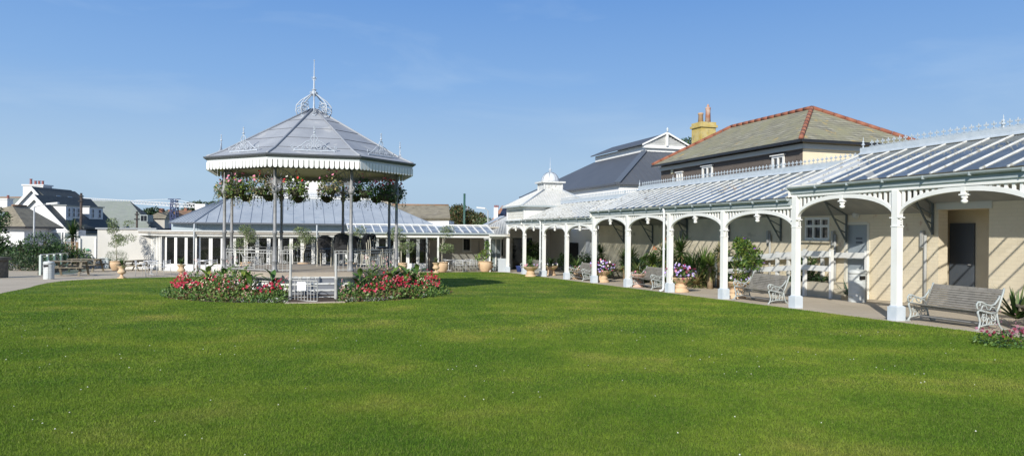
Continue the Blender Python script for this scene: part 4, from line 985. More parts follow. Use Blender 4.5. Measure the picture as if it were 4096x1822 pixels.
for _ in range(16):
    x, y = R.uniform(-.3, .5), R.uniform(-.3, .5); h = R.uniform(.35, .55)
    for j in range(9): fl.leaf(Vector((x, y, h*j/9+.1)), Vector((R.gauss(0, 1), R.gauss(0, 1), 1)), Vector((0, 0, 1)), .04, .02, 2)
pp = gp(4050, 1388); plant('flower_clump', pp, 'low clump of dark red flowers and pink spires at the lawn edge, lower right', 'flowers', None, [('foliage', b, LG), ('blossoms', fl, [mat('petal_wine', (.16, .012, .03)), mat('petal_mauve', (.25, .10, .14)), mat('petal_mauve', (.25, .10, .14))])])

# black stacking chairs on the bandstand
BLK = mat('black_vinyl', (.012, .012, .014), rough=.45)
CHR = mat('pale_chair_frame', (.55, .52, .42), rough=.35)
def bchair():
    r = root('stacking_chair', (0, 0, 0), 'x', 'chair', 'black stacking chairs on the bandstand')
    b = MB(); b.cb((0, 0, .46), (.44, .42, .06)); b.build('seat', BLK, r)
    b = MB(); n = 10; pts = [(.23*math.cos(PI*i/n), -.20-.03*math.sin(PI*i/n), .80+.12*math.sin(PI*i/n)) for i in range(n+1)]+[(-.21, -.19, .58), (.21, -.19, .58)]
    b.ext(pts, (0, -.04, 0)); b.build('backrest', BLK, r)
    b = MB()
    for sx in (-1, 1):
        b.tube([(sx*.22, -.26, 0), (sx*.22, -.22, .46), (sx*.23, -.26, .80)], .012, 5); b.tube([(sx*.22, .22, 0), (sx*.22, .18, .44)], .012, 5)
    b.tube([(-.22, .18, .43), (.22, .18, .43)], .01, 4); b.build('frame', CHR, r)
    return r
ch0 = bchair(); MW[ch0.name] = Matrix(); first = True
for (lx, ly, rz, nst, lb) in ((.95, -.2, 2.9, 3, 'stack seen squarely left of the front right post'), (1.55, .5, 2.2, 2, 'stack just right of the front right post'), (1.9, -.35, 1.9, 3, 'tall middle stack right of the post'), (2.15, .35, 1.8, 3, 'stack behind the middle one'), (2.05, 1.1, 2.3, 2, 'rightmost stack near the far post'), (.45, .9, 2.9, 2, 'shaded stack behind the front ones')):
    for j in range(nst):
        c = BM @ Vector((lx, ly, 0)); o = ch0 if first else dup(ch0, (0, 0, 0), 0, ''); first = False
        a = BROT+rz+PI; off = Vector((-math.sin(a), math.cos(a), 0))*.055*j
        place(o, (c.x+off.x, c.y+off.y, ZF+.085*j), a+j*.02, 1.08); o['label'] = 'black padded chair, %s of the %s' % (('lowest', 'second', 'topmost')[j], lb)
# ================================================================ PAVILION WITH DOME
S1, S2 = PS(2)-.02, PS(1)+.12
CORR = mat('white_corrugated', (.46, .47, .45), (.55, .55, .53), .6, 2, spot=(.34, .30, .23), sscale=2.4, slo=.60)
r = root('domed_pavilion', TS(15.4, 41.6, gts(15.4, 41.6)), 'small white square pavilion with corrugated hipped roof and a lead dome', 'pavilion', None, TH)
b = MB(FTS); b.box(T0+.02, 17.6, S1-.02, S1+.06, 2.40, 3.17); b.box(T0+.02, 17.6, S2-.10, S2, 2.40, 3.17); b.box(17.52, 17.6, S1, S2, 1.9, 3.17)
b.box(T0-.06, T0+.04, S1-.02, S2, 2.34, 2.42); b.box(T0-.06, T0+.04, S1-.02, S2, 2.98, 3.17)
for y in (S1-.02, S2-.14): b.box(T0-.06, T0+.04, y, y+.14, 2.42, 2.98)
b.build('upper_wall', WHITE, r)
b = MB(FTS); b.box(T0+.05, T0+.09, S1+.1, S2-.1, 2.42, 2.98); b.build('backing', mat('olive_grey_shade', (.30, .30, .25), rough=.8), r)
b = MB(FTS)
for k in range(17): y = S1+.16+(S2-S1-.36)*k/16; b.box(T0-.04, T0-.01, y-.018, y+.018, 2.42, 2.98)
for z in (2.58, 2.74, 2.88): b.box(T0-.035, T0-.012, S1+.12, S2-.14, z, z+.03)
b.build('lattice_panel', WHITE, r)
ex0, ex1, ey0, ey1 = T0-.28, 17.9, S1-.3, S2+.25; px0, px1, py0, py1 = 14.82, 15.98, 41.05, 42.2
E = [Vector((ex0, ey0, 3.19)), Vector((ex1, ey0, 3.19)), Vector((ex1, ey1, 3.19)), Vector((ex0, ey1, 3.19))]; Q = [Vector((px0, py0, 4.22)), Vector((px1, py0, 4.22)), Vector((px1, py1, 4.22)), Vector((px0, py1, 4.22))]
b = MB(FTS)
for i in range(4): b.poly([E[i], E[(i+1) % 4], Q[(i+1) % 4], Q[i]])
b.poly(E[::-1]); b.build('hipped_roof', CORR, r)
b = MB(FTS)
for i in (0, 1, 3):
    a0, a1, q0, q1 = E[i], E[(i+1) % 4], Q[i], Q[(i+1) % 4]; n = 30
    for k in range(1, n):
        u = a0.lerp(a1, k/n); L = (a1-a0).length; x = L*k/n; inset0 = (q0-a0).dot((a1-a0)/L); inset1 = L-(q1-a0).dot((a1-a0)/L)
        f_ = min(1, x/inset0, (L-x)/inset1); d = (q0-a0)-(a1-a0)*((q0-a0).dot(a1-a0)/L/L)
        b.tube([u+Vector((0, 0, .01)), u+d*f_+Vector((0, 0, .01))], .03 if i else .022, 4, caps=False)
b.build('corrugations', CORR, r)
b = MB(FTS)
for i in range(4): b.tube([E[i]+Vector((0, 0, .02)), Q[i]+Vector((0, 0, .02))], .05, 6)
b.build('hip_roll', ZINC, r)
b = MB(FTS)
for i in range(4): b.bar(E[i]-Vector((0, 0, .03)), E[(i+1) % 4]-Vector((0, 0, .03)), .10, .09)
b.build('gutter', GUTTER, r)
cx, cy = (px0+px1)/2, (py0+py1)/2
b = MB(FTS); b.box(px0, px1, py0, py1, 4.15, 4.66)
for i in (0, 1):
    for j in (0, 1): b.box((px0, px1)[i]-.04, (px0, px1)[i]+.04, (py0, py1)[j]-.04, (py0, py1)[j]+.04, 4.15, 4.66)
b.build('cupola_base', WHITEW, r)
b = MB(FTS); b.box(px0-.17, px1+.17, py0-.17, py1+.17, 4.66, 4.76); b.build('cupola_cornice', WHITEW, r)
b = MB(FTS); b.lathe([(.56*math.cos(PI/2*i/9), 4.76+.60*math.sin(PI/2*i/9)) for i in range(10)], 24, (cx, cy, 0)); dm = b.build('dome', mat('pale_lead_dome', (.52, .56, .60), (.60, .63, .66), .45, 3), r)
b = MB(FTS)
for k in range(8): a = k*PI/4+.3; b.tube([(cx+.565*math.cos(PI/2*i/8)*math.cos(a), cy+.565*math.cos(PI/2*i/8)*math.sin(a), 4.76+.61*math.sin(PI/2*i/8)) for i in range(9)], .014, 4)
b.build('dome_rib', SEAM, dm)
b = MB(FTS); b.lathe([(.07, 5.34), (.04, 5.40), (.03, 5.44), (.10, 5.50), (.10, 5.54), (.03, 5.60), (.022, 5.7), (.004, 6.3)], 10, (cx, cy, 0)); b.build('spire', IRONB, r)

# ================================================================ SLATE-HUNG HOUSE
SLATE = brickmat('mossy_slate', (.20, .19, .145), (.34, .325, .25), (.09, .085, .065), .36, .12, .012, .9, var=(.25, .24, .15), bump=.8, spot=(.42, .31, .12), slo=.60, sscale=1.9)
SLW = brickmat('brown_slate_hanging', (.115, .095, .082), (.135, .112, .095), (.05, .04, .035), 1.0, .17, .008, .85, bump=.5, spot=(.30, .15, .05), slo=.70, sscale=5)
RIDGE = mat('terracotta_ridge', (.23, .075, .045), (.30, .12, .07), .85, 3, spot=(.28, .18, .12), sscale=6, slo=.6)
CRH = mat('pale_cream_wall', (.78, .68, .50), (.74, .64, .46), .9, 2)
BLKG = mat('black_gutter', (.02, .02, .022), rough=.4)
PALEW = mat('pale_soffit', (.58, .60, .60), rough=.6)
r = root('slate_hung_house', TS(22, 27.5, gts(22, 27.5)), 'house with mossy slate roof, terracotta ridge and brown slate-hung side wall', 'house', None, TH)
ha, hb, hs0, hs1, he = 18.36, 23.55, 22.3, 33.0, 5.14
b = MB(FTS); b.box(ha, ha+.2, hs0, hs1, 2.4, he-.02); b.build('slate_hung_wall', SLW, r)
b = MB(FTS); b.box(ha+.01, hb, hs0-.02, hs0+.2, G0, he-.02); b.box(ha+.2, hb, hs1-.2, hs1-.01, G0, he); b.box(hb-.2, hb, hs0, hs1, G0, he); b.build('end_wall', CRH, r)
o = .42; rz = 6.93; rt, rs0, rs1 = 20.95, 24.9, 31.5
Ev = [Vector((ha-o, hs0-o, he)), Vector((hb+o, hs0-o, he)), Vector((hb+o, hs1+.2, he)), Vector((ha-o, hs1+.2, he))]; ra, rb_ = Vector((rt, rs0, rz)), Vector((rt, rs1-.9, rz))
b = MB(FTS); b.poly([Ev[0], Ev[1], ra]); b.poly([Ev[1], Ev[2], rb_, ra]); b.poly([Ev[3], Ev[0], ra, rb_]); b.poly([Ev[2], Ev[3], rb_]); b.poly(Ev[::-1]); b.build('roof', SLATE, r)
b = MB(FTS)
for p, q in ((ra, rb_), (Ev[0], ra), (Ev[1], ra), (Ev[3], rb_)):
    p, q = p+Vector((0, 0, .03)), q+Vector((0, 0, .03)); n = max(2, int((q-p).length/.45))
    for k in range(n): a_, c_ = p.lerp(q, k/n), p.lerp(q, (k+.97)/n); b.tube([a_, c_], [.09, .095], 8)
b.build('ridge_tiles', RIDGE, r)
b = MB(FTS)
for p, q in ((Ev[0], Ev[1]), (Ev[3], Ev[0])): b.bar(p-Vector((0, 0, .05)), q-Vector((0, 0, .05)), .12, .10)
b.build('gutter', BLKG, r)
b = MB(FTS); b.box(ha-.10, ha, hs0-.12, hs1, he-.30, he-.12); b.box(ha-.101, hb, hs0-.12, hs0-.021, he-.30, he-.12); b.build('soffit_board', PALEW, r)
for (a, c, z0, z1) in ((23.27, 24.0, 4.02, 4.70), (28.2, 29.05, 4.05, 4.72), (30.8, 31.35, 4.15, 4.62)):
    b = MB(FTS); b.box(ha-.02, ha+.01, a, c, z0, z1); wn = b.build('window', DKGL, r)
    b = MB(FTS); m_ = (a+c)/2
    for y in ((a, a+.09), (c-.09, c), (m_-.035, m_+.035)): b.box(ha-.08, ha-.021, y[0], y[1], z0, z1)
    for z in (z0, z1-.08): b.box(ha-.075, ha-.0215, a, c, z, z+.08)
    b.box(ha-.14, ha-.02, a-.05, c+.05, z1+.001, z1+.04); b.build('frame', WHITE, wn)
b = MB(FTS); b.box(ha-.04, ha, 31.75, 31.95, 4.62, 4.82); b.build('alarm_box', mat('cream_box', (.6, .56, .4)), r)
r = root('chimney_stack', TS(21.3, 33.3, 5), 'ochre lichened chimney stack with two pots behind the slate roof', 'chimney', None, TH)
OCH = mat('ochre_render', (.46, .34, .09), (.52, .43, .20), .95, 3, spot=(.30, .27, .15), sscale=5)
b = MB(FTS); b.box(20.45, 21.35, 32.6, 33.5, 4.5, 7.2); b.box(20.38, 21.42, 32.53, 33.57, 7.2, 7.32); b.box(20.44, 21.36, 32.59, 33.51, 7.32, 7.48); b.build('stack', OCH, r)
b = MB(FTS); b.lathe([(.14, 7.48), (.12, 7.9), (.15, 7.92), (.15, 7.98), (.12, 8.0)], 12, (20.68, 33.0, 0)); b.build('chimney_pot', mat('sandy_pot', (.45, .28, .16), (.5, .36, .24), .9, 4), r)
b = MB(FTS); b.lathe([(.15, 7.48), (.125, 8.1), (.14, 8.25), (.14, 8.31), (.06, 8.33), (.07, 8.42), (.02, 8.5)], 12, (21.12, 33.0, 0)); b.build('chimney_pot', mat('red_white_pot', (.36, .15, .09), (.50, .40, .33), .9, 3), r, label='taller red and white streaked chimney pot')

# ================================================================ DARK-ROOFED HALL
HROOF = mat('dark_blue_grey_sheet', (.080, .090, .108), (.092, .102, .120), .55, 1, bump=.05)
r = root('concert_hall', TS(25, 50, gts(25, 50)), 'big white hall with dark blue grey metal roof and raised louvred lantern', 'hall', None, TH)
b = MB(FTS); b.box(19.95, 30.9, 41.2, 60.8, G0, 4.72); b.build('wall', mat('bright_white_render', (.80, .80, .78), (.77, .77, .75), .8, 1), r)
he = 4.80; Ev = [Vector((19.7, 41.0, he)), Vector((31.1, 41.0, he)), Vector((31.1, 61.1, he)), Vector((19.7, 61.1, he))]; Lb = [Vector((23.7, 45.0, 7.38)), Vector((27.1, 45.0, 7.38)), Vector((27.1, 53.8, 7.38)), Vector((23.7, 53.8, 7.38))]
b = MB(FTS)
for i in range(4): b.poly([Ev[i], Ev[(i+1) % 4], Lb[(i+1) % 4], Lb[i]])
b.poly(Ev[::-1]); b.poly(Lb); b.build('lower_roof', HROOF, r)
b = MB(FTS); b.bar(Ev[0]+Vector((0, 0, .03)), Lb[0]+Vector((0, 0, .03)), .40, .05, (0, 0, 1)); b.build('hip_flashing', mat('hip_metal', (.10, .12, .15), rough=.5), r)
b = MB(FTS)
for k in range(1, 26):
    x = 19.7+11.4*k/26; f_ = min(1, (x-19.7)/4, (31.1-x)/4); b.tube([(x, 41.0, he+.01), (x, 41.0+4*f_, he+.01+2.58*f_)], .022, 4, caps=False)
b.build('roof_profile', HROOF, r)
b = MB(FTS)
for i in (0, 3): b.bar(Ev[i]-Vector((0, 0, .05)), Ev[(i+1) % 4]-Vector((0, 0, .05)), .14, .12)
b.build('gutter', mat('dark_lead_gutter', (.09, .10, .12)), r)
b = MB(FTS); b.box(23.8, 27.0, 45.1, 53.7, 7.3, 7.86); b.build('lantern_wall', WHITE, r)
lz = 7.90; la = 8.72; b = MB(FTS); b.ext([(23.45, 44.85, lz), (25.4, 44.85, la), (27.35, 44.85, lz), (27.35, 44.85, lz-.08), (25.4, 44.85, la-.08), (23.45, 44.85, lz-.08)], (0, 9.0, 0)); b.build('lantern_roof', HROOF, r)
b = MB(FTS); b.poly([(23.75, 45.0, 7.86), (27.05, 45.0, 7.86), (25.4, 45.0, la-.16)]); b.ext([(23.45, 44.80, lz-.14), (25.4, 44.80, la-.04), (27.35, 44.80, lz-.14), (27.35, 44.80, lz-.02), (25.4, 44.80, la+.09), (23.45, 44.80, lz-.02)], (0, .05, 0)); b.box(25.33, 25.47, 44.78, 44.95, 7.8, la-.05)
for k in range(7):
    z = 7.87+.095*k; hw = 1.55*(1-(z-7.86)/.70)-.05
    if hw > .1: b.ext([(25.4-hw, 44.99, z), (25.4+hw, 44.99, z), (25.4+hw, 44.92, z+.07), (25.4-hw, 44.92, z+.07)][::1], (0, .004, .012))
b.build('louvred_gable', WHITE, r)
b = MB(FTS); b.box(23.6, 27.2, 44.9, 45.09, 7.62, 7.84); b.build('lantern_fascia', WHITE, r)
b = MB(FTS); b.lathe([(.07, 8.80), (.04, 8.86), (.09, 8.95), (.07, 9.03), (.02, 9.12)], 10, (25.4, 44.8, 0)); b.build('ball_finial', mat('finial_grey', (.5, .55, .58)), r)
def crown_tree(name, loc, h, cs, n, L, label, mats, group=None, tr=.15, cat='tree', w=.55):
    rt = root(name, loc, label, cat, group); b = MB(); b.tube([(0, 0, 0), (.05*h, .02, h*.35), (0, 0, h*.6)], [tr, tr*.7, tr*.45], 8)
    for (x, y, z, *_r) in cs: b.tube([(0, 0, h*.45), (x*.5, y*.5, (h*.5+z)/2), (x, y, z)], [tr*.4, tr*.25, tr*.1], 5)
    b.build('trunk', BARK, rt); a = MB()
    for (x, y, z, rx, ry, rz_) in cs: a.cloud((x, y, z), (rx, ry, rz_), n, L, inner=.25, w=w)
    a.build('crown', mats, rt); return rt
def blobs(n, R0, H0, HZ, rb, rng):
    out = []
    for _ in range(n):
        a = rng.random()*6.28; rr = R0*math.sqrt(rng.random()); z = H0+HZ*rng.uniform(-1, 1)*math.sqrt(max(0, 1-(rr/R0)**2*.8)); q = rb*rng.uniform(.7, 1.25); out.append((rr*math.cos(a), rr*math.sin(a), z, q, q, q*.8))
    return out
p = at(2770, 560, 75); crown_tree('dark_pine', (p.x, p.y, -1.3), 9.5, [(-1.2, 0, 12.3, 1.2, 1.2, .5), (0, 0, 12.6, 1.2, 1.2, .5), (1.2, 0, 12.2, 1.2, 1.2, .5), (2.3, 0, 11.9, 1.0, 1, .4)], 420, .22, 'dark flat topped tree peeping out between hall and chimney', [LG[0], LG[0], LG[1]])

# ================================================================ CAFE
CG = lambda t, s: gts(t, s)
GB_ = mat('grey_blue_band', (.30, .36, .40), (.34, .40, .44), .6, 3); BRB = mat('stained_fascia', (.34, .31, .27), (.42, .40, .36), .8, 4)
r = root('cafe_building', TS(1.5, 47, CG(1.5, 47)), 'long low cafe with grey-blue seamed metal roof and rows of white glazed doors', 'building', None, TH)
A, B, C, D, E_ = (-7.0, 46.9), (-5.45, 45.4), (8.75, 45.4), (8.75, 55), (-7.0, 55); ze = 2.05; zr = 3.90
RL, RR = Vector((-3.6, 50, zr)), Vector((5.25, 50, zr)); v3 = lambda p, z=ze: Vector((p[0], p[1], z))
b = MB(FTS); b.poly([v3(B), v3(C), RR, RL]); b.poly([v3(A), v3(B), RL]); b.poly([v3(E_), v3(A), RL]); b.poly([v3(C), v3(D), RR]); b.poly([v3(D), v3(E_), RL, RR]); b.poly([v3(x) for x in (A, B, C, D, E_)][::-1]); b.build('roof', ZINC, r)
b = MB(FTS)
for k in range(1, 23):
    x = B[0]+(C[0]-B[0])*k/23; 
    # seam runs up the slope until it meets a hip
    lo_, hi_ = RL.x, RR.x
    f_ = 1.0
    if x < lo_: f_ = (x-B[0])/(lo_-B[0])
    if x > hi_: f_ = (C[0]-x)/(C[0]-hi_)
    b.bar((x, 45.4, ze+.01), (x, 45.4+4.6*f_, ze+.01+(zr-ze)*f_), .022, .035)
for p, q in ((v3(A), RL), (v3(B), RL), (v3(C), RR)): b.bar(p+Vector((0, 0, .03)), q+Vector((0, 0, .03)), .05, .06)
for k in range(1, 7):
    f_ = k/7; p = v3(A).lerp(v3(B), f_); b.bar(p+Vector((0, 0, .01)), p.lerp(RL, .97)+Vector((0, 0, .01)), .02, .03)
b.build('standing_seams', mat('seam_zinc', (.24, .28, .34), rough=.5), r)
def run(pts, z0, z1, th, m, name, par=r):
    b = MB(FTS)
    for p, q in zip(pts[:-1], pts[1:]):
        P_, Q_ = Vector((p[0], p[1], (z0+z1)/2)), Vector((q[0], q[1], (z0+z1)/2)); b.bar(P_, Q_, th, z1-z0, (0, 0, 1))
    return b.build(name, m, par)
run([(-7.0, 46.85), (-5.48, 45.36), (8.75, 45.36)], ze-.09, ze-.0, .10, mat('dark_gutter', (.1, .11, .13)), 'gutter')
run([(-6.9, 47.2), (-5.3, 45.9), (8.5, 45.9)], 1.45, ze-.08, .1, GB_, 'clerestory_band')
b = MB(FTS); pts = [(-9.2, 49.6), (-7.6, 46.75), (-5.45, 45.10), (8.5, 45.10), (8.5, 46.2), (-5.2, 46.3), (-7.0, 47.5), (-8.4, 50)]
b.ext([(x, y, 1.55) for x, y in pts], (0, 0, .03)); b.build('ledge_roof', mat('ledge_grey', (.36, .38, .38), rough=.8), r)
run([(-9.2, 49.55), (-7.58, 46.78), (-5.46, 45.14), (8.5, 45.14)], 1.50, 1.549, .06, WHITE, 'ledge_trim')
run([(-9.15, 49.6), (-7.55, 46.84), (-5.42, 45.2), (8.5, 45.2)], 1.36, 1.499, .06, BRB, 'ledge_fascia')
run([(-9.1, 49.65), (-7.45, 46.95), (-5.36, 45.32), (8.5, 45.32)], 1.24, 1.36, .12, WHITE, 'door_head')
def glazed(p, q, n, z0=None, name='glazed_door'):
    """n leaves between p and q (ts); each a leaf with its own pane"""
    P_, Q_ = Vector((*p, 0)), Vector((*q, 0)); u = (Q_-P_).normalized(); L = (Q_-P_).length; w_ = L/n; nr = Vector((u.y, -u.x, 0))
    for k in range(n):
        c = P_+u*w_*(k+.5); g0 = gts(c.x, c.y); zb, zt = (-.40, 1.24); a, e = c-u*(w_/2-.006), c+u*(w_/2-.006); pw = .095; b = MB(FTS)
        for s_ in (-1, 1): m_ = c+u*s_*(w_/2-pw/2-.006); b.bar(m_+Vector((0, 0, g0+.05)), m_+Vector((0, 0, zt)), pw, .06, nr)
        b.bar(a+Vector((0, 0, zt-.05)), e+Vector((0, 0, zt-.05)), .055, .10); b.bar(a+Vector((0, 0, (zb+g0)/2)), e+Vector((0, 0, (zb+g0)/2)), .055, zb-g0-.08)
        d_ = b.build(name, WHITE, r); b = MB(FTS); i0, i1 = c-u*(w_/2-pw), c+u*(w_/2-pw); b.bar(i0+nr*-.0+Vector((0, 0, (zb+zt)/2)), i1+Vector((0, 0, (zb+zt)/2)), .012, zt-zb); b.build('pane', CGL, d_)
CGL = glassmat('cafe_door_glass', (.35, .37, .38), .85, .05, (.05, .05, .05), .4, .7, .2)
glazed((-5.2, 45.5), (8.45, 45.5), 21); glazed((-7.2, 46.95), (-5.3, 45.52), 3)
b = MB(FTS)   # louvred white panel at the left end
for k in range(7): 
    p = Vector((-7.35, 47.05, 0)).lerp(Vector((-8.3, 49.2, 0)), (k+.5)/7); b.bar((p.x, p.y, -.9), (p.x, p.y, 1.2), .20, .05, (.8, -.6, 0))
b.build('folded_shutter', WHITE, r)
run([(-7.3, 47.3), (-8.5, 49.6)], -1.0, 1.24, .1, WALLW, 'side_wall')
run([(-7.28, 46.98), (-5.28, 45.46), (8.45, 45.46)], -1.0, -.78, .16, mat('pale_plinth', (.5, .52, .52), rough=.8), 'plinth')
for (t, s) in ((-5.42, 45.34), (8.3, 45.3), (1.5, 45.3)):
    b = MB(FTS); b.tube([(t, s-.12, ze-.1), (t, s-.2, 1.6), (t, s-.2, -.95)], .045, 7); b.build('downpipe', mat('grey_downpipe', (.45, .48, .5)), r)
# interior: floor, back wall, a few lit shapes behind the glass
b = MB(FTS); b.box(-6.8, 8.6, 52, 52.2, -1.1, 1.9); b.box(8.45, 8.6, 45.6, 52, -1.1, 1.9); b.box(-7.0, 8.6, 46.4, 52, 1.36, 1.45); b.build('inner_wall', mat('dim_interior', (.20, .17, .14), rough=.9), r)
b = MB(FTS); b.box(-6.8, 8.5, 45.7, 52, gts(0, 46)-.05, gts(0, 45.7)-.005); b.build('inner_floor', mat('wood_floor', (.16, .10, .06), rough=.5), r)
# ridge lantern
b = MB(FTS); b.box(-3.6, 5.3, 49.5, 49.6, zr-.16, zr+.02); b.box(-3.6, 5.3, 49.44, 49.5, zr-.02, zr+.03); b.build('lantern_kerb', WHITE, r)
b = MB(FTS); b.poly([(-3.5, 49.55, zr+.03), (5.2, 49.55, zr+.03), (5.2, 50.3, zr+.30), (-3.5, 50.3, zr+.30)]); b.poly([(-3.5, 51.1, zr), (5.2, 51.1, zr), (5.2, 50.3, zr+.30), (-3.5, 50.3, zr+.30)]); b.build('lantern_glass', AGLASS, r)
b = MB(FTS)
for k in range(14): x = -3.5+8.7*k/13; b.bar((x, 49.5, zr+.04), (x, 50.3, zr+.32), .06, .05)
b.bar((-3.5, 50.3, zr+.33), (5.2, 50.3, zr+.33), .08, .06); b.build('lantern_bars', WHITE, r)
# lean-to canopy along the right half
r = root('glass_canopy', TS(7.8, 44.5, CG(7.8, 44.5)), 'white framed glass lean-to canopy on posts along the right half of the cafe', 'canopy', None, TH)
b = MB(FTS); b.poly([(3.3, 43.6, 1.55), (12.35, 43.6, 1.55), (12.35, 45.34, 2.02), (3.3, 45.34, 2.02)]); b.build('glass', glassmat('clear_canopy_glass', (.8, .86, .9), .60, .08, (.58, .62, .65), .4, .7, .4), r)
b = MB(FTS)
for k in range(19): x = 3.3+9.05*k/18; b.bar((x, 43.58, 1.57), (x, 45.34, 2.04), .055, .05)
b.bar((3.28, 45.33, 2.05), (12.37, 45.33, 2.05), .06, .06); b.bar((3.28, 44.4, 1.73), (12.37, 44.4, 1.73), .03, .04); b.build('glazing_bars', WHITE, r)
b = MB(FTS); b.box(3.25, 12.4, 43.5, 43.6, 1.45, 1.54); b.build('gutter', GUTTER, r)
b = MB(FTS); b.box(3.3, 12.4, 43.62, 43.68, 1.34, 1.5); b.build('fascia', BRB, r)
b = MB(FTS); b.box(3.3, 13.1, 43.6, 43.72, 1.245, 1.339); b.build('beam', WHITE, r)
for x in (3.4, 6.05, 8.75, 12.09): b = MB(FTS); b.box(x-.05, x+.05, 43.61, 43.71, CG(x, 43.6), 1.244); b.build('post', WHITE, r)
r = root('recessed_wall', TS(10.8, 48, CG(10.8, 48)), 'shaded cream wall with one dark window behind the cafe tables', 'wall', None, TH)
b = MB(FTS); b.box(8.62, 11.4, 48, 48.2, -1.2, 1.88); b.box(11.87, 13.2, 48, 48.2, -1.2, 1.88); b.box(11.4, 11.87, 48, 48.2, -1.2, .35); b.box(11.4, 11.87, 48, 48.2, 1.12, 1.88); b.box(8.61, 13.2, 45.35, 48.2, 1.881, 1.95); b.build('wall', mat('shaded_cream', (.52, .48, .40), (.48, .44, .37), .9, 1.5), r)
b = MB(FTS); b.box(11.4, 11.87, 48.06, 48.1, .35, 1.12); wn = b.build('window', DKGL, r)
b = MB(FTS)
for q in ((11.32, 11.4, .27, 1.2), (11.87, 11.95, .27, 1.2)): b.box(q[0], q[1], 47.96, 48.02, q[2], q[3])
b.box(11.4, 11.87, 47.96, 48.02, 1.12, 1.2); b.box(11.28, 11.99, 47.92, 48.02, .19, .27); b.build('frame', mat('cream_frame', (.66, .64, .56)), wn)
b = MB(FTS); b.tube([(12.5, 47.93, -.3), (12.5, 47.93, 1.0)], .025, 5); b.box(12.44, 12.56, 47.9, 47.99, .0, .1); b.build('conduit', IRON, r)
r = root('tin_wing_roof', TS(13, 46, 1.5), 'sloping pale corrugated roof between the glass canopy and the pavilion', 'roof', None, TH)
q = [at(1956, 937, 45.0), at(2040, 938, 45.0), at(2040, 862, 50.5), at(2018, 866, 50.5), at(1942, 906, 49.5)]; b = MB(W); b.ext(q, (0, 0, -.12)); b.build('roof_sheet', CORR, r)
b = MB(W); 
for k in range(1, 14):
    a_ = q[0].lerp(q[1], k/14); c_ = q[4].lerp(q[2], k/14); b.tube([a_+Vector((0, 0, .01)), c_+Vector((0, 0, .01))], .03, 4, caps=False)
b.build('roof_ribs', CORR, r); b = MB(W); b.bar(q[4]+Vector((-.3, 0, .0)), q[3]+Vector((-.15, 0, .03)), .5, .06); b.build('verge_flashing', ZINC, r)
# porch with glazed door by the pavilion
r = root('glazed_porch', TS(12.9, 44.6, CG(13, 44.6)), 'small glazed porch with grey door just left of the first arcade post', 'porch', None, TH)
b = MB(FTS); b.box(12.3, 13.35, 45.6, 45.66, -1.1, 1.2); b.build('glass_wall', mat('sea_grey_glass', (.22, .27, .28), (.30, .34, .34), .1, 2), r)
b = MB(FTS)
for x in (12.25, 12.62, 13.0, 13.35): b.box(x, x+.06, 45.5, 45.59, -1.1, 1.2)
b.box(12.2, 13.5, 45.45, 45.59, 1.13, 1.3); b.build('frame', WHITE, r)

# white block and wall at the left end of the cafe
r = root('white_annexe', (-24.5, 46, gz(46)), 'plain white flat-roofed block carrying the shadow of the potted tree', 'building')
b = MB(W); q = [(-26.7, 45.75), (-22.2, 44.25), (-20.5, 52), (-25.2, 53.5)]; b.ext([(x, y, -1.2) for x, y in q], (0, 0, 2.80)); b.build('wall', mat('soft_white_render', (.52, .51, .48), (.47, .46, .43), .9, .8, bump=.2), r)
b = MB(W); b.ext([(-26.8, 45.66, 1.601), (-22.1, 44.13, 1.601), (-20.4, 52, 1.601), (-25.2, 53.6, 1.601)], (0, 0, .09)); b.build('coping', mat('lead_coping', (.28, .30, .32), rough=.7), r)
b = MB(W); p, q_ = gp(403, 1073), gp(438, 1074); p.y -= .12; q_.y -= .12; b.bar(p+Vector((0, 0, .36)), q_+Vector((0, 0, .36)), .08, .68); b.build('meter_cupboard', mat('blue_grey_cupboard', (.42, .47, .49), rough=.5), r)
r = root('yard_gate', gp(352, 1065), 'white boarded yard gate with a small green sign', 'gate')
p, q_ = at(322, 1000, 45.5), at(386, 1000, 45.9); b = MB(W); zc = .25
b.bar((p.x, p.y, zc-.1), (q_.x, q_.y, zc-.1), .08, 2.0); b.build('boards', WALLW, r)
b = MB(W)
for z in (p, q_): b.bar((z.x, z.y-.08, -1.0), (z.x, z.y-.08, 1.0), .10, .10, (0, 1, 0))
b.build('gate_frame', WHITE, r)
b = MB(W); c = p.lerp(q_, .45); b.box(c.x-.14, c.x+.14, c.y-.10, c.y-.07, .22, .33); sg = b.build('sign', mat('sign_green', (.03, .30, .17), rough=.5), r)
b = MB(W); b.box(c.x-.12, c.x-.02, c.y-.104, c.y-.1005, .25, .30); b.box(c.x+.02, c.x+.06, c.y-.104, c.y-.1005, .245, .305); b.build('sign_marks', WHITE, sg)
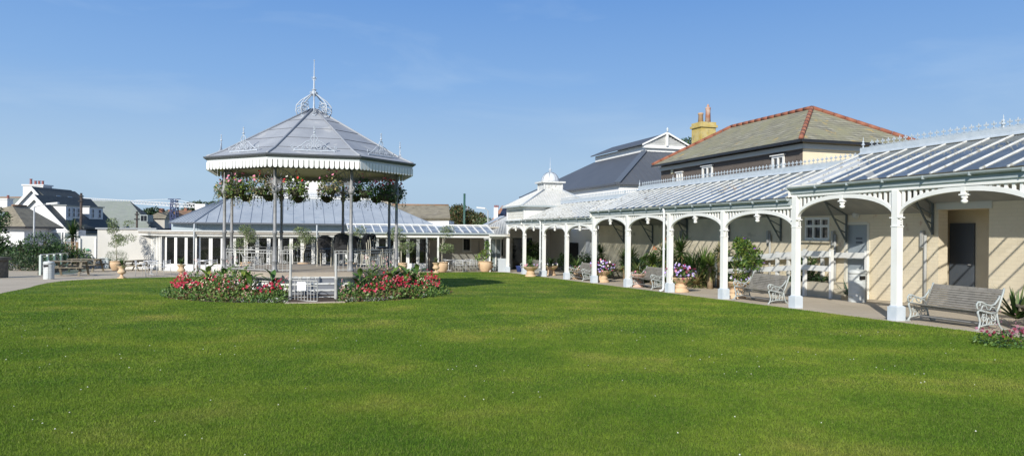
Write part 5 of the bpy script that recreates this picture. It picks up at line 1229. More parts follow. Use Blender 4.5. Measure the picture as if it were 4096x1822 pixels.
# ================================================================ LITTER BINS
BINM = mat('pale_ribbed_metal', (.50, .53, .53), (.56, .58, .57), .5, 4, spot=(.38, .40, .40), sscale=5)
def litter_bin(name, loc, lb, h, rad, ribs):
    r = root(name, loc, lb, 'bin', 'litter bins'); b = MB(); n = 20; prof = [(rad*.97, 0), (rad, .02)]
    for k in range(ribs): z = h*.9*k/ribs; prof += [(rad, z+.03), (rad*.985, z+.04), (rad, z+.05)]
    prof += [(rad, h*.86)]; b.lathe(sorted(prof, key=lambda q: q[1]), n); b.build('bin_body', BINM, r)
    b = MB(); b.lathe([(rad*1.03, h*.86), (rad*1.03, h*.93), (rad*.9, h*.985), (.05, h), (.03, h+.03), (0, h+.04)], n); b.build('lid', BINM, r)
    b = MB(); b.M = None; a = -1.2; b.box(rad*.55, rad*1.01, -.16, .02, h*.70, h*.82); b.v = [(x*math.cos(a)-y*math.sin(a), x*math.sin(a)+y*math.cos(a), z) for x, y, z in b.v]; b.build('opening', DARK, r)
    b = MB(); b.box(rad*.98, rad*1.01, -.006, .006, .02, h*.86); a = -1.0; b.v = [(x*math.cos(a)-y*math.sin(a), x*math.sin(a)+y*math.cos(a), z) for x, y, z in b.v]; b.build('door_seam', DARK, r)
litter_bin('litter_bin', gp(3430, 1207), 'grey ribbed metal litter bin in front of the pale blue door', 1.0, .265, 9)
litter_bin('litter_bin', gp(195, 1116), 'pale cylindrical litter bin on the left paving by the glass balustrade', .80, .215, 7)

# ================================================================ PICNIC TABLES
WOODP = mat('weathered_picnic_wood', (.16, .14, .10), (.22, .19, .14), .85, 6, bump=.3, spot=(.11, .09, .07), sscale=9)
def picnic(m=WOODP):
    r = root('picnic_table', (0, 0, 0), 'x', 'table', 'wooden picnic tables')
    for k in range(5):
        b = MB(); b.cb((0, -.30+.15*k, .72), (1.75, .135, .04)); b.build('top_board', m, r)
    for q in (-1, 1):
        b = MB(); b.cb((0, q*.66, .43), (1.75, .13, .04)); b.cb((0, q*.80, .43), (1.75, .13, .04)); b.build('seat', m, r)
        for s in (-1, 1): b = MB(); b.bar((s*.62, q*.30, .70), (s*.62, q*.68, .0), .04, .10, (1, 0, 0)); b.build('leg', m, r)
    for s in (-1, 1): b = MB(); b.cb((s*.58, 0, .66), (.04, .74, .09)); b.cb((s*.58, 0, .37), (.04, 1.72, .09)); b.bar((s*.56, 0, .40), (s*.12, 0, .69), .06, .05); b.build('cross_brace', m, r)
    return r
pt = picnic(); MW[pt.name] = Matrix()
a1 = gp(264, 1103); place(pt, (a1.x, a1.y+.3, gz(a1.y)), .22); pt['label'] = 'weathered picnic table nearest the round litter bin'
a2 = gp(345, 1086); dup(pt, (a2.x, a2.y, gz(a2.y)), .10, 'second picnic table behind, its end near the black armchair')
a3 = TS(16.2, 35.2, gts(16.2, 35.2)); dup(pt, a3, TH+1.4, 'dark wooden picnic table in the arcade behind the petunia planter')
a4 = TS(15.3, 10.3, gts(15.3, 10.3)); dup(pt, a4, TH+1.2, 'dark picnic table cut by the right edge behind the nearest bench')
a5 = gp(563, 1082); dup(pt, (a5.x-.3, a5.y, gz(a5.y)), 1.45, 'small picnic table seen end on beside the metal chairs', scale=.85)

# ================================================================ METAL CAFE FURNITURE
AL = mat('brushed_aluminium', (.66, .67, .68), rough=.35, metal=.35)
def mchair():
    r = root('cafe_chair', (0, 0, 0), 'x', 'chair', 'aluminium cafe chairs')
    b = MB()
    for k in range(5): b.cb((0, -.16+.08*k, .44), (.42, .06, .014))
    b.build('seat', AL, r)
    b = MB()
    for z in (.60, .68, .76): b.tube([(.23*math.cos(PI*i/8), -.17-.09*math.sin(PI*i/8), z) for i in range(9)], .016, 5)
    b.build('backrest', AL, r)
    for sx in (-1, 1):
        b = MB(); b.tube([(sx*.25, -.24, 0), (sx*.24, -.19, .44), (sx*.23, -.20, .80)], .013, 6); b.build('leg', AL, r)
        b = MB(); b.tube([(sx*.26, .24, 0), (sx*.25, .20, .44), (sx*.25, .17, .62), (sx*.25, .10, .65), (sx*.25, -.18, .66)], .013, 6); b.build('leg', AL, r, label='front leg running up into the armrest')
    return r
def mtable():
    r = root('cafe_table', (0, 0, 0), 'x', 'table', 'round aluminium cafe tables')
    b = MB(); b.lathe([(.36, .70), (.37, .71), (.37, .73), (0, .732)], 24); b.build('tabletop', AL, r)
    b = MB(); b.tube([(0, 0, .03), (0, 0, .70)], .03, 8); b.build('pedestal', AL, r)
    b = MB()
    for k in range(4): a = k*PI/2+.6; b.bar((0, 0, .05), (.28*math.cos(a), .28*math.sin(a), .02), .05, .03)
    b.build('base', AL, r); return r
mc, mt_ = mchair(), mtable(); MW[mc.name] = Matrix(); MW[mt_.name] = Matrix(); CN = [0, 0]
def pc(px, py, rz, lb, Y=None):
    p = gp(px, py); o = mc if CN[0] == 0 else dup(mc, (0, 0, 0), 0, lb); CN[0] += 1; place(o, p, rz); o['label'] = lb
def ptb(px, py, lb):
    p = gp(px, py); o = mt_ if CN[1] == 0 else dup(mt_, (0, 0, 0), 0, lb); CN[1] += 1; place(o, p, .3); o['label'] = lb
ptb(1862, 1086, 'round metal table between the four chairs on the right terrace')
pc(1824, 1085, -1.3, 'metal chair at the left of the right terrace table'); pc(1842, 1088, -.3, 'front left metal chair with its back to the lawn'); pc(1888, 1087, .5, 'front right metal chair beside the table'); pc(1878, 1083, 3.4, 'far metal chair of the right terrace table')
ptb(1794, 1082, 'shaded metal table behind the round terracotta pot'); pc(1812, 1080, 2.0, 'shaded metal chair right of the rear table'); pc(1782, 1080, -.8, 'metal chair behind the tall olive tree')
ptb(1716, 1080, 'metal table at the foot of the right hand doors'); pc(1703, 1082, -1.2, 'metal chair left of the door-side table'); pc(1732, 1080, 1.4, 'metal chair just left of the urn with palm')
pc(1912, 1076, 2.8, 'metal chair under the single window'); 
ptb(604, 1098, 'round metal table on the left terrace'); pc(562, 1107, -1.1, 'metal chair at the left of the left terrace table'); pc(655, 1101, 1.3, 'metal chair at the right of the left terrace table'); pc(600, 1106, 3.0, 'metal chair on the lawn side of the left table')
ptb(822, 1092, 'metal table left of the flower bed'); pc(845, 1095, 1.3, 'metal chair between table and flower bed'); pc(806, 1091, -1.3, 'metal chair in front of the glazed doors by the downpipe')
# stack of high-backed chairs by the window: a small stacked group
pq = gp(1902, 1072)
for k in range(3): o = dup(mc, (pq.x-.05, pq.y, gz(pq.y)+.13*k+.02), 2.9, 'metal chair, %s in the stack by the cafe window' % ('lowest', 'middle', 'topmost')[k])
# red cushion bench and beach ball
r = root('serving_bench', gp(1830, 1070), 'low dark wooden bench along the shaded cafe wall', 'bench'); p = gp(1830, 1070); b = MB(W); b.box(p.x-1.3, p.x+.4, p.y-.2, p.y+.2, p.z+.66, p.z+.72); b.build('bench_top', mat('dark_red_wood', (.16, .05, .03)), r)
for x in (-1.2, .3): b = MB(W); b.box(p.x+x-.04, p.x+x+.04, p.y-.15, p.y+.15, p.z, p.z+.659); b.build('leg', WOODP, r)
p = gp(1863, 1072); r = root('red_cushion', (p.x, p.y, p.z+.46), 'bright red cushions on a low seat under the window', 'cushion')
for k in (0, 1):
    b = MB(W); x = p.x-.25+.30*k; b.box(x-.14, x+.14, p.y-.1, p.y+.1, p.z+.46, p.z+.66); b.build('cushion_pad', mat('red_fabric', (.65, .02, .01), rough=.7), r)
b = MB(W); b.box(p.x-.5, p.x+.3, p.y-.12, p.y+.2, p.z+.02, p.z+.459); b.build('seat_box', mat('dark_seat_box', (.05, .04, .035)), r)
p = p+Vector((.06, .0, .72)); r = root('play_ball', p, 'pale cream ball resting on the red cushions', 'ball'); b = MB(); b.ball((0, 0, 0), .085, n=12); b.build('ball_skin', mat('cream_ball', (.75, .62, .45), rough=.5), r)

# ================================================================ TERRACE POTS AND OLIVE TREES
def olive(loc, h, lb, dense=1.0, z0=.6, seed=1):
    g_ = random.Random(seed); rt = root('olive_tree', loc, lb, 'tree', 'potted olive trees on the terrace'); b = MB(); top = Vector((g_.uniform(-.1, .1), 0, z0+h*.45)); b.tube([(0, 0, z0), (g_.uniform(-.05, .05), 0, z0+h*.25), top], [.035, .03, .025], 6); a = MB()
    for k in range(11):
        q = top+Vector((g_.gauss(0, .33), g_.gauss(0, .3), g_.uniform(-.1, .5)*h)); b.tube([top, top.lerp(q, .5)+Vector((0, 0, .05)), q], [.014, .01, .006], 4)
        a.cloud(q, (.34, .34, .22), int(170*dense), .085, w=.42, rng=g_)
    b.build('trunk', mat('pale_olive_bark', (.45, .42, .33), (.5, .47, .38), .8, 9), rt); a.build('crown', [LO[0], mat('olive_leaf_light', (.16, .20, .09), rough=.6), mat('olive_leaf_fresh', (.13, .19, .05), rough=.6)], rt)
def tuft(p, z, lb, n=70, L=.45, mats=None, name='potted_palm', grp='spiky plants on the terrace'):
    a = MB(); a.rosette((0, 0, z), n, L, .045, (-.1, 1.4), .6, (0, 1, 2)); st = MB(); st.tube([(0, 0, z-.15), (0, 0, z+.02)], .05, 6); plant(name, p, lb, 'palm', grp, [('trunk', st, TRUNKP), ('fronds', a, mats or [LG[0], LG[1], LY[1]])])
def behind(p, d): return Vector((p.x*(p.y+d)/p.y, p.y+d, gz(p.y+d)))
p = gp(487, 1112); pot(urn, p, 'terracotta urn with spiky palm before the white annexe wall', .78); tuft(p, .62, 'dark palm sprouting from the urn before the white annexe')
p = behind(gp(467, 1078), -1.5); pot(ball, p, 'round terracotta pot half hidden by the left urn', .85); olive(p, 2.5, 'sparse olive tree casting its shadow on the white annexe', 1.3, .6, 4)
shrub('lavender_mound', 0, 0, [(0, 0, .85, .65, .5, .38)], 1300, .07, 'grey green mound of rosemary in the left terracotta pot', 'shrub', [LO[0], LO[2], LG[1]], world=p, stems=False, w=.25)
p = gp(725, 1104); pot(urn, p, 'terracotta urn standing alone in front of the cafe window', .80); tuft(p, .62, 'small palm in the lone urn before the cafe window', 60, .42)
p = gp(1744, 1092); pot(urn, p, 'terracotta urn beside the round pot at the right end of the bed', .86); tuft(p, .66, 'palm in the urn left of the slim olive trunk', 70, .42, [LG[1], LY[1], LO[2]])
p = gp(1768, 1087); pot(ball, p, 'round terracotta pot holding the tallest slim olive tree', .92); olive(p, 2.3, 'slim olive tree in the round pot in front of the recessed wall', 1.2, .55, 9)
p = gp(1940, 1086); pot(ball, p, 'wide terracotta pot beside the porch', 1.0); shrub('citrus_shrub', 0, 0, [(-.25, 0, .95, .35, .3, .25), (.1, 0, 1.2, .3, .3, .3), (.15, 0, 1.7, .15, .15, .25)], 150, .13, 'bright yellow green citrus shrub in the wide pot', 'shrub', [LY[0], LG[2], LG[1]], world=p, w=.6)
p = gp(1962, 1085); pot(urn, p, 'terracotta urn right beside the wide pot near the arcade', .80); tuft(p, .63, 'fan palm in the urn nearest the arcade', 80, .45, [LG[1], LY[1], LY[0]])
for k, (px, sd_, lb) in enumerate(((985, 11, 'olive tree seen between the two left bandstand posts'), (1215, 22, 'olive tree behind the gate posts'), (1405, 33, 'olive tree behind the front right bandstand post'), (1605, 44, 'olive tree right of the bandstand behind the bed'))):
    s = 44.4 if k < 2 else 43.1; a_, _ = lev(px, 1000); kx = a_/F; t = (ST*s+CT*s*kx)/(CT-ST*kx); p = TS(t, s, gts(t, s)); pot(ball, p, 'round terracotta pot under the %s' % lb, .85); olive(p, 2.2, lb, 1.4, .5, sd_)
p = TS(3.4, 44.8, 0); p.z = gts(3.4, 44.8); tuft(p+Vector((.0, 0, 0)), .35, 'low palm in front of the doors behind the bandstand', 90, .8)
# A-board, cabinet, blue tub by the first arcade post
r = root('pavement_sign', gp(2010, 1085), 'folding grey pavement sign leaning by the first arcade post', 'sign'); p = gp(2008, 1086)
for q in (-1, 1): b = MB(W); b.bar((p.x, p.y+q*.25, p.z), (p.x, p.y+q*.03, p.z+.85), .5, .03, (0, 1, .2)); b.build('board', mat('grey_board', (.33, .36, .38), rough=.6), r)
r = root('white_cabinet', gp(2006, 1078), 'white cabinet with gabled lid behind the pavement sign', 'cabinet'); p = gp(2005, 1076)
b = MB(W); b.box(p.x-.16, p.x+.16, p.y, p.y+.4, p.z, p.z+.9); b.ext([(p.x-.19, p.y-.02, p.z+.9), (p.x, p.y-.02, p.z+.98), (p.x+.19, p.y-.02, p.z+.9)], (0, .44, 0)); b.build('cabinet_body', WALLW, r)
p = TS(13.9, 43.0, gts(13.9, 43.0)); r = root('blue_tub', p, 'dark blue glazed tub between the first two arcade posts', 'pot'); b = MB(); b.lathe([(.18, 0), (.25, .38), (.27, .40), (.24, .40), (.0, .36)], 16); b.build('tub_body', mat('blue_glaze', (.03, .06, .22), rough=.3), r)

# ================================================================ LEFT SIDE
r = root('glass_balustrade', gp(270, 1070), 'low glass balustrade with pale posts climbing away behind the picnic tables', 'balustrade')
PPL = [(162, 1092), (190, 1087), (217, 1082), (243, 1078), (268, 1070), (293, 1062)]; pp_ = []
for i, (px, py) in enumerate(PPL):
    Y = 35.5+1.9*i; a_, c_ = lev(px, py); p = Vector((a_/F*Y, Y, gz(Y))); pp_.append(p); b = MB(W); b.box(p.x-.05, p.x+.05, p.y-.05, p.y+.05, p.z, p.z+1.0); b.build('post', mat('pale_green_post', (.48, .54, .50), rough=.5), r)
for p, q in zip(pp_[:-1], pp_[1:]):
    b = MB(W); b.bar(p+Vector((0, 0, .55)), q+Vector((0, 0, .55)), .012, .72); b.build('glass_pane', glassmat('green_glass', (.6, .75, .68), .8, .05, (.2, .3, .27), .4, .7, .2), r)
b = MB(W); b.bar(pp_[0]+Vector((0, 0, 1.02)), pp_[-1]+Vector((0, 0, 1.02)), .05, .04); b.build('handrail', AL, r)
b = MB(W)
for p, q in zip(pp_[:-1], pp_[1:]): b.bar(p+Vector((0, 0, .08)), q+Vector((0, 0, .08)), .25, .16)
b.build('kerb', mat('dark_kerb', (.12, .12, .10), rough=.9), r)
r = root('stone_pier', gp(14, 1112), 'old rough stone gate pier at the left edge', 'pier'); p = gp(14, 1112); STN = mat('rough_stone', (.09, .08, .06), (.17, .15, .12), .95, 6, bump=.8, bscale=12)
b = MB(W); b.box(p.x-.9, p.x-.20, p.y, p.y+.6, p.z-.1, p.z+.80); b.build('shaft', STN, r); b = MB(W); b.box(p.x-1, p.x-.12, p.y-.08, p.y+.68, p.z+.80, p.z+.94); b.build('cap', STN, r)
def mass(px, py, Y, cs, n, L, lb, mats, name='garden_shrub', cat='shrub', grp='garden shrubs on the left', w=.5):
    a_, _ = lev(px, py); p = Vector((a_/F*Y, Y, gz(Y))); return shrub(name, 0, 0, cs, n, L, lb, cat, mats, world=p, group=grp, w=w)
mass(165, 1040, 43, [(-1.0, 0, 1.0, .9, .8, .8), (0, 0, 1.5, 1.0, .9, .8), (.9, 0, 1.0, .8, .7, .7), (.2, -.4, .7, 1.2, .6, .7)], 1700, .11, 'large dark leafy bush behind the glass balustrade', [LG[0], LG[1], LG[0]])
mass(255, 1040, 44, [(0, 0, .9, 1.0, .8, .7), (.9, 0, .7, .8, .7, .6)], 1500, .11, 'lower rounded bush under the spiky palm', [LG[0], LG[1], LG[2]])
mass(95, 1070, 41, [(-.8, 0, .5, 1.3, .7, .55), (.8, 0, .4, 1.0, .7, .45)], 900, .13, 'shaded groundcover bush between pier and bin', [LG[0], LO[2], LG[0]])
mass(60, 1075, 47, [(-2, 0, .8, 2.2, .8, .8), (1, 0, .6, 1.6, .8, .6)], 900, .18, 'dark hedge filling the gap behind the stone pier', [LG[0], LG[0], LO[2]])
a_, _ = lev(8, 900); p = Vector((a_/F*44-1.1, 44, gz(44))); crown_tree('holm_oak', p, 3.6, [(0, 0, 2.0, 1.4, 1.2, 1.0), (.3, 0, 3.0, 1.2, 1.1, .9), (-.6, 0, 3.6, 1.0, 1, .7), (.7, 0, 1.2, 1.0, 1, .8)], 1500, .16, 'dark evergreen tree cut by the left edge', [LG[0], LG[1], LG[0]])
a_, _ = lev(291, 940); p = Vector((a_/F*47, 47, gz(47))); a = MB(); tr = MB(); tr.tube([(0, 0, 0), (0, 0, 2.1)], [.14, .10], 8); a.rosette((0, 0, 2.15), 260, 1.25, .06, (-.4, 1.5), .5, (0, 1, 2)); plant('cordyline_palm', p, 'spiky cordyline palm in front of the white house', 'palm', None, [('trunk', tr, TRUNKP), ('fronds', a, [LG[1], LY[1], LG[0]])])
# trellis fence
r = root('trellis_fence', at(150, 990, 46), 'brown lattice trellis fence above the dark hedge', 'fence'); b = MB(W); WDK = mat('trellis_wood', (.22, .14, .08), (.28, .19, .12), .85, 5)
def ppx(px, Y): a_, _ = lev(px, 990); return a_/F*Y
for (x0, x1, z0, z1, Y) in ((ppx(60, 46), ppx(160, 46), -.05, .55, 46), (ppx(262, 46.6), ppx(318, 46.6), .05, .72, 46.6)):
    n = int((x1-x0)/.22)
    for k in range(n+1): x = x0+(x1-x0)*k/n; b.box(x-.02, x+.02, Y-.02, Y+.02, z0-.8, z1)
    for k in range(4): z = z0+(z1-z0)*k/3; b.box(x0, x1, Y-.045, Y-.021, z-.02, z+.02)
    b.build('lattice', WDK, r); b = MB(W)
for x in (ppx(62, 46), ppx(160, 46), ppx(316, 46.6)): b = MB(W); b.box(x-.06, x+.06, 46.4, 46.55, -1, .75); b.build('fence_post', WDK, r)
# black armchair and blue crate beside the gate
p = gp(366, 1068); r = root('black_armchair', p, 'black moulded armchair by the yard gate', 'chair'); b = MB(); b.ext([(.26*math.cos(PI*i/8)*1.05, .2, .82+.16*math.sin(PI*i/8)) for i in range(9)]+[(-.24, .2, .40), (.24, .2, .40)], (0, -.06, .0)); b.build('backrest', BLK, r)
b = MB(); b.cb((0, -.05, .42), (.52, .48, .07)); b.build('seat', BLK, r)
for x in (-.22, .22):
    for y in (-.25, .18): b = MB(); b.tube([(x, y, 0), (x, y, .4)], .018, 5); b.build('leg', AL, r)
p = gp(372, 1071); r = root('blue_crate', p, 'blue plastic crate under the end of the picnic table', 'crate'); b = MB(); b.box(-.35, .25, -.4, -.05, 0, .30); b.build('crate_body', mat('blue_plastic', (.06, .18, .42), rough=.4), r)
b = MB(); b.box(-.37, .27, -.42, -.03, .30, .34); b.build('rim', mat('pale_blue_plastic', (.25, .42, .6), rough=.4), r)

# ================================================================ LAMPS AND POLES
GALV = mat('galvanised_steel', (.36, .38, .39), (.42, .44, .45), .5, 5)
def lamp(px, yt, Y, dirn, lb, arm):
    t = at(px, yt, Y); r = root('street_lamp', (t.x, Y, gz(Y)-.2), lb, 'lamp', 'street lamps'); b = MB(W); b.tube([(t.x, Y, gz(Y)-.2), (t.x, Y, t.z)], [.075, .05], 8); b.tube([(t.x, Y, t.z-.03), (t.x+dirn*arm*.5, Y, t.z+.10), (t.x+dirn*arm, Y, t.z+.20)], .028, 6); b.build('column', GALV, r)
    b = MB(W); b.bar((t.x+dirn*arm*.95, Y, t.z+.20), (t.x+dirn*(arm+.75), Y, t.z+.27), .22, .12); b.build('lantern', mat('lamp_white', (.62, .64, .63)), r)
lamp(137, 826, 50, 1, 'street lamp with long arm pointing right over the bungalow roof', .95)
lamp(1952, 842, 62, -1, 'small street lamp left of the terracotta roofed house', .25)
def tpole(px, yt, Y, lb, rr=.12):
    t = at(px, yt, Y); r = root('telegraph_pole', (t.x, Y, gz(Y)-1), lb, 'pole', 'dark telegraph poles'); b = MB(W); b.tube([(t.x, Y, gz(Y)-1), (t.x, Y, t.z)], [rr, rr*.8], 8); b.build('shaft', mat('tarred_wood', (.05, .04, .035), (.09, .07, .06), .9, 6), r)
    b = MB(W); b.cb((t.x, Y, t.z-.15), (.26, .26, .10)); b.cb((t.x, Y, t.z-.55), (.34, .30, .10)); b.cb((t.x, Y, t.z+.05), (.12, .12, .12)); b.build('insulator_bracket', DARK, r)
tpole(325, 777, 58, 'tall telegraph pole standing in front of the white dormers'); tpole(548, 850, 60, 'short telegraph pole in front of the grey-green roof', .10)
t = at(1858, 777, 58); r = root('green_pole', (t.x, 58, gz(58)), 'plain dark green pole in front of the big russet tree', 'pole'); b = MB(W); b.tube([(t.x, 58, -1.2), (t.x, 58, t.z)], .085, 10); b.build('shaft', mat('dark_green_paint', (.03, .09, .07), rough=.5), r); b = MB(W); b.lathe([(.10, 0), (.10, .04), (0, .08)], 10, (t.x, 58, t.z)); b.build('cap', mat('dark_green_paint', (.03, .09, .07)), r)

# ================================================================ HOUSES BEYOND
HW = mat('house_white', (.74, .74, .74), (.70, .70, .70), .8, .6)
BSL = brickmat('dark_slate_roof', (.055, .065, .068), (.075, .085, .085), (.03, .035, .035), .4, .16, .008, .7, bump=.4)
GSL = brickmat('grey_green_tiles', (.22, .245, .225), (.27, .29, .27), (.16, .175, .16), .5, .22, .008, .9, var=(.24, .27, .23), bump=.4)
OSL = brickmat('lichened_old_slate', (.17, .15, .11), (.25, .22, .17), (.09, .08, .06), .4, .15, .008, .9, var=(.28, .25, .18), bump=.5, spot=(.33, .30, .24), slo=.6, sscale=.9)
TILE = brickmat('red_brown_tiles', (.20, .12, .075), (.25, .16, .10), (.10, .06, .04), .35, .2, .01, .9, bump=.4)
def gable(r, x0, x1, xr, y0, y1, ze0, ze1, zr, wall, roof, o=.25, th=.14, bz=-6, nm='roof'):
    """house block: gable faces -y, ridge along y"""
    b = MB(W); b.ext([(x0, y0, bz), (x1, y0, bz), (x1, y0, ze1), (xr, y0, zr), (x0, y0, ze0)], (0, y1-y0, 0)); b.build('wall', wall, r)
    b = MB(W); s0, s1 = (zr-ze0)/(xr-x0), (zr-ze1)/(x1-xr)
    b.ext([(x0-o, y0-o, ze0-o*s0+.03), (xr, y0-o, zr+.03), (x1+o, y0-o, ze1-o*s1+.03), (x1+o, y0-o, ze1-o*s1+th+.03), (xr, y0-o, zr+th+.08), (x0-o, y0-o, ze0-o*s0+th+.03)], (0, y1-y0+o, 0)); b.build(nm, roof, r)
def bargeboard(r, x0, x1, xr, y, z0, z1, zr, m, o=.25, w_=.22):
    b = MB(W); s0, s1 = (zr-z0)/(xr-x0), (zr-z1)/(x1-xr); yy = y-o-.05
    b.ext([(x0-o, yy, z0-o*s0+.16), (xr, yy, zr+.20), (x1+o, yy, z1-o*s1+.16), (x1+o, yy, z1-o*s1+.16-w_*1.5), (xr, yy, zr+.20-w_*1.6), (x0-o, yy, z0-o*s0+.16-w_*1.5)], (0, .04, 0)); b.build('bargeboard', m, r)
def win(r, m, x, y, z, w_, h, face='y', fr=WHITE):
    """window on a face towards -y ('y') or +x ('x')"""
    b = MB(W)
    if face == 'y': b.box(x-w_/2, x+w_/2, y-.03, y+.02, z, z+h)
    else: b.box(x-.02, x+.03, y-w_/2, y+w_/2, z, z+h)
    o_ = b.build('window', m, r); b = MB(W); t_ = .07
    for a0, a1, c0, c1 in ((-w_/2-t_, -w_/2, -t_, h+t_), (w_/2, w_/2+t_, -t_, h+t_), (-w_/2, w_/2, -t_, 0), (-w_/2, w_/2, h, h+t_), (-w_/2, w_/2, h/2-.03, h/2+.03)):
        if face == 'y': b.box(x+a0, x+a1, y-.07, y-.031, z+c0, z+c1)
        else: b.box(x+.031, x+.07, y+a0, y+a1, z+c0, z+c1)
    b.build('frame', fr, o_)
# white gabled house
r = root('white_gabled_house', (-48, 76, -4), 'white house with two gables, dark slate roof, two box dormers and skylights', 'house')
gable(r, -52.4, -45.5, -48.95, 73, 82.5, 1.30, 1.30, 4.85, HW, BSL); bargeboard(r, -52.4, -45.5, -48.95, 73, 1.30, 1.30, 4.85, WHITE, w_=.30)
gable(r, -53.2, -48.0, -50.6, 75, 81.5, 3.0, 3.0, 5.80, HW, BSL, nm='upper_roof'); bargeboard(r, -53.2, -48.0, -50.6, 75, 3.0, 3.0, 5.80, WHITE, w_=.26)
b = MB(W); b.ext([(-50.6, 75.2, 5.92), (-45.3, 75.2, 1.75), (-45.3, 75.2, 1.55), (-50.6, 75.2, 5.7)], (0, 7.0, 0)); b.build('side_roof', BSL, r)
for y0, y1 in ((74.0, 76.5), (78.1, 80.7)):
    b = MB(W); b.ext([(-49.6, y0, 4.0), (-46.5, y0, 4.0), (-46.5, y0, 2.35), (-49.6, y0, 2.35)], (0, y1-y0, 0)); d_ = b.build('dormer', HW, r)
    b = MB(W); b.box(-49.8, -46.35, y0-.12, y1+.12, 4.0, 4.10); b.build('dormer_roof', mat('grey_felt', (.25, .27, .27), rough=.9), d_)
    for k in range(3 if y0 < 75 else 2): 
        yy = y0+.45+.8*k if y0 < 75 else y0+.6+1.3*k; b = MB(W); b.box(-46.49, -46.46, yy-.17, yy+.17, 2.9, 3.75); b.build('window', DKGL, d_)
        b = MB(W)
        for e in (-.21, .17): b.box(-46.49, -46.42, yy+e, yy+e+.04, 2.86, 3.79)
        for z in (2.83, 3.30, 3.75): b.box(-46.49, -46.42, yy-.17, yy+.17, z, z+.05)
        b.build('dormer_frame', mat('lilac_white', (.66, .66, .70)), d_)
for y in (77.2, 79.2): b = MB(W); b.ext([(-49.6, y, 5.22), (-48.7, y, 4.51), (-48.7, y, 4.46), (-49.6, y, 5.17)], (0, .7, 0)); b.build('skylight', mat('skylight_glass', (.12, .15, .17), rough=.1), r)
b = MB(W); b.box(-53.4, -51.2, 77.5, 79.0, 1.0, 6.25); b.box(-53.5, -51.1, 77.4, 79.1, 6.25, 6.4); ck = b.build('chimney', HW, r)
for k, x in enumerate((-53.0, -52.5, -52.1, -51.7)):
    b = MB(W); b.lathe([(.13, 6.4), (.11, 6.75 if k else 6.95), (.14, 6.78 if k else 6.98), (.14, 6.84 if k else 7.05)], 8, (x, 78.2, 0)); b.build('chimney_pot', mat('dark_red_pot', (.25, .09, .08)), ck)
# bungalow
r = root('old_bungalow', (-37, 54, -2), 'low bungalow with lichened slate hipped roof and a skylight', 'house')
ez, rz_ = 1.72, 3.36; b = MB(W); e0, e1, e2, e3 = Vector((-43.9, 51, ez)), Vector((-34.9, 51, ez)), Vector((-34.9, 55.2, ez)), Vector((-43.9, 55.2, ez)); q0, q1 = Vector((-37.3, 53, rz_-.08)), Vector((-37.3, 54.5, rz_-.08))
b.poly([e0, e1, q0]); b.poly([e1, e2, q1, q0]); b.poly([e3, e0, q0, q1]); b.poly([e2, e3, q1]); b.poly([e3, e2, e1, e0]); b.build('roof', OSL, r)
b = MB(W); b.box(-43.5, -35.3, 51.4, 55.0, -3, 1.71); b.build('wall', HW, r)
b = MB(W)
for p, q in ((q0, q1),): b.tube([p+Vector((0, 0, .03)), q+Vector((0, 0, .03))], .09, 6)
b.build('ridge_tiles', mat('orange_brown_ridge', (.30, .16, .09), (.22, .17, .12), .9, 3), r)
b = MB(W); b.bar(e0-Vector((0, 0, .05)), e1-Vector((0, 0, .05)), .12, .14); b.bar(e1-Vector((0, 0, .05)), e2-Vector((0, 0, .05)), .12, .14); b.build('gutter', BLKG, r)
b = MB(W); fx = lambda x, y, z: (x, y, z); s_ = (rz_-.08-ez)/(53-51); p0 = (-38.4, 51.9); b.ext([(-37.9, 51.5, ez+s_*.5+.05), (-37.1, 51.5, ez+s_*.5+.05), (-37.1, 52.3, ez+s_*1.3+.05), (-37.9, 52.3, ez+s_*1.3+.05)], (0, 0, .05)); sk = b.build('skylight', DARK, r)
b = MB(W); b.ext([(-37.8, 51.6, ez+s_*.6+.105), (-37.2, 51.6, ez+s_*.6+.105), (-37.2, 52.2, ez+s_*1.2+.105), (-37.8, 52.2, ez+s_*1.2+.105)], (0, 0, .01)); b.build('pane', mat('pale_pane', (.30, .36, .36), rough=.1), sk)
b = MB(W); b.ext([(-42.0, 50.6, .32), (-35.2, 50.6, .62), (-35.2, 50.6, .78), (-42.0, 50.6, .40)], (0, .1, 0)); b.box(-42, -35.2, 50.7, 51.39, .30, .40); b.build('carport_fascia', WHITE, r)
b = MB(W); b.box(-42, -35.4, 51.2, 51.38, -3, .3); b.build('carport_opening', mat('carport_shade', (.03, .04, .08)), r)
for x in (-34.6, -33.6): win(r, mat('net_curtain_glass', (.22, .26, .28), rough=.2), x+.0, 54.0, .35, .7, .95)
b = MB(W); b.box(-35.3, -33.0, 54.05, 55.0, -3, 1.5); b.build('sun_room', HW, r)
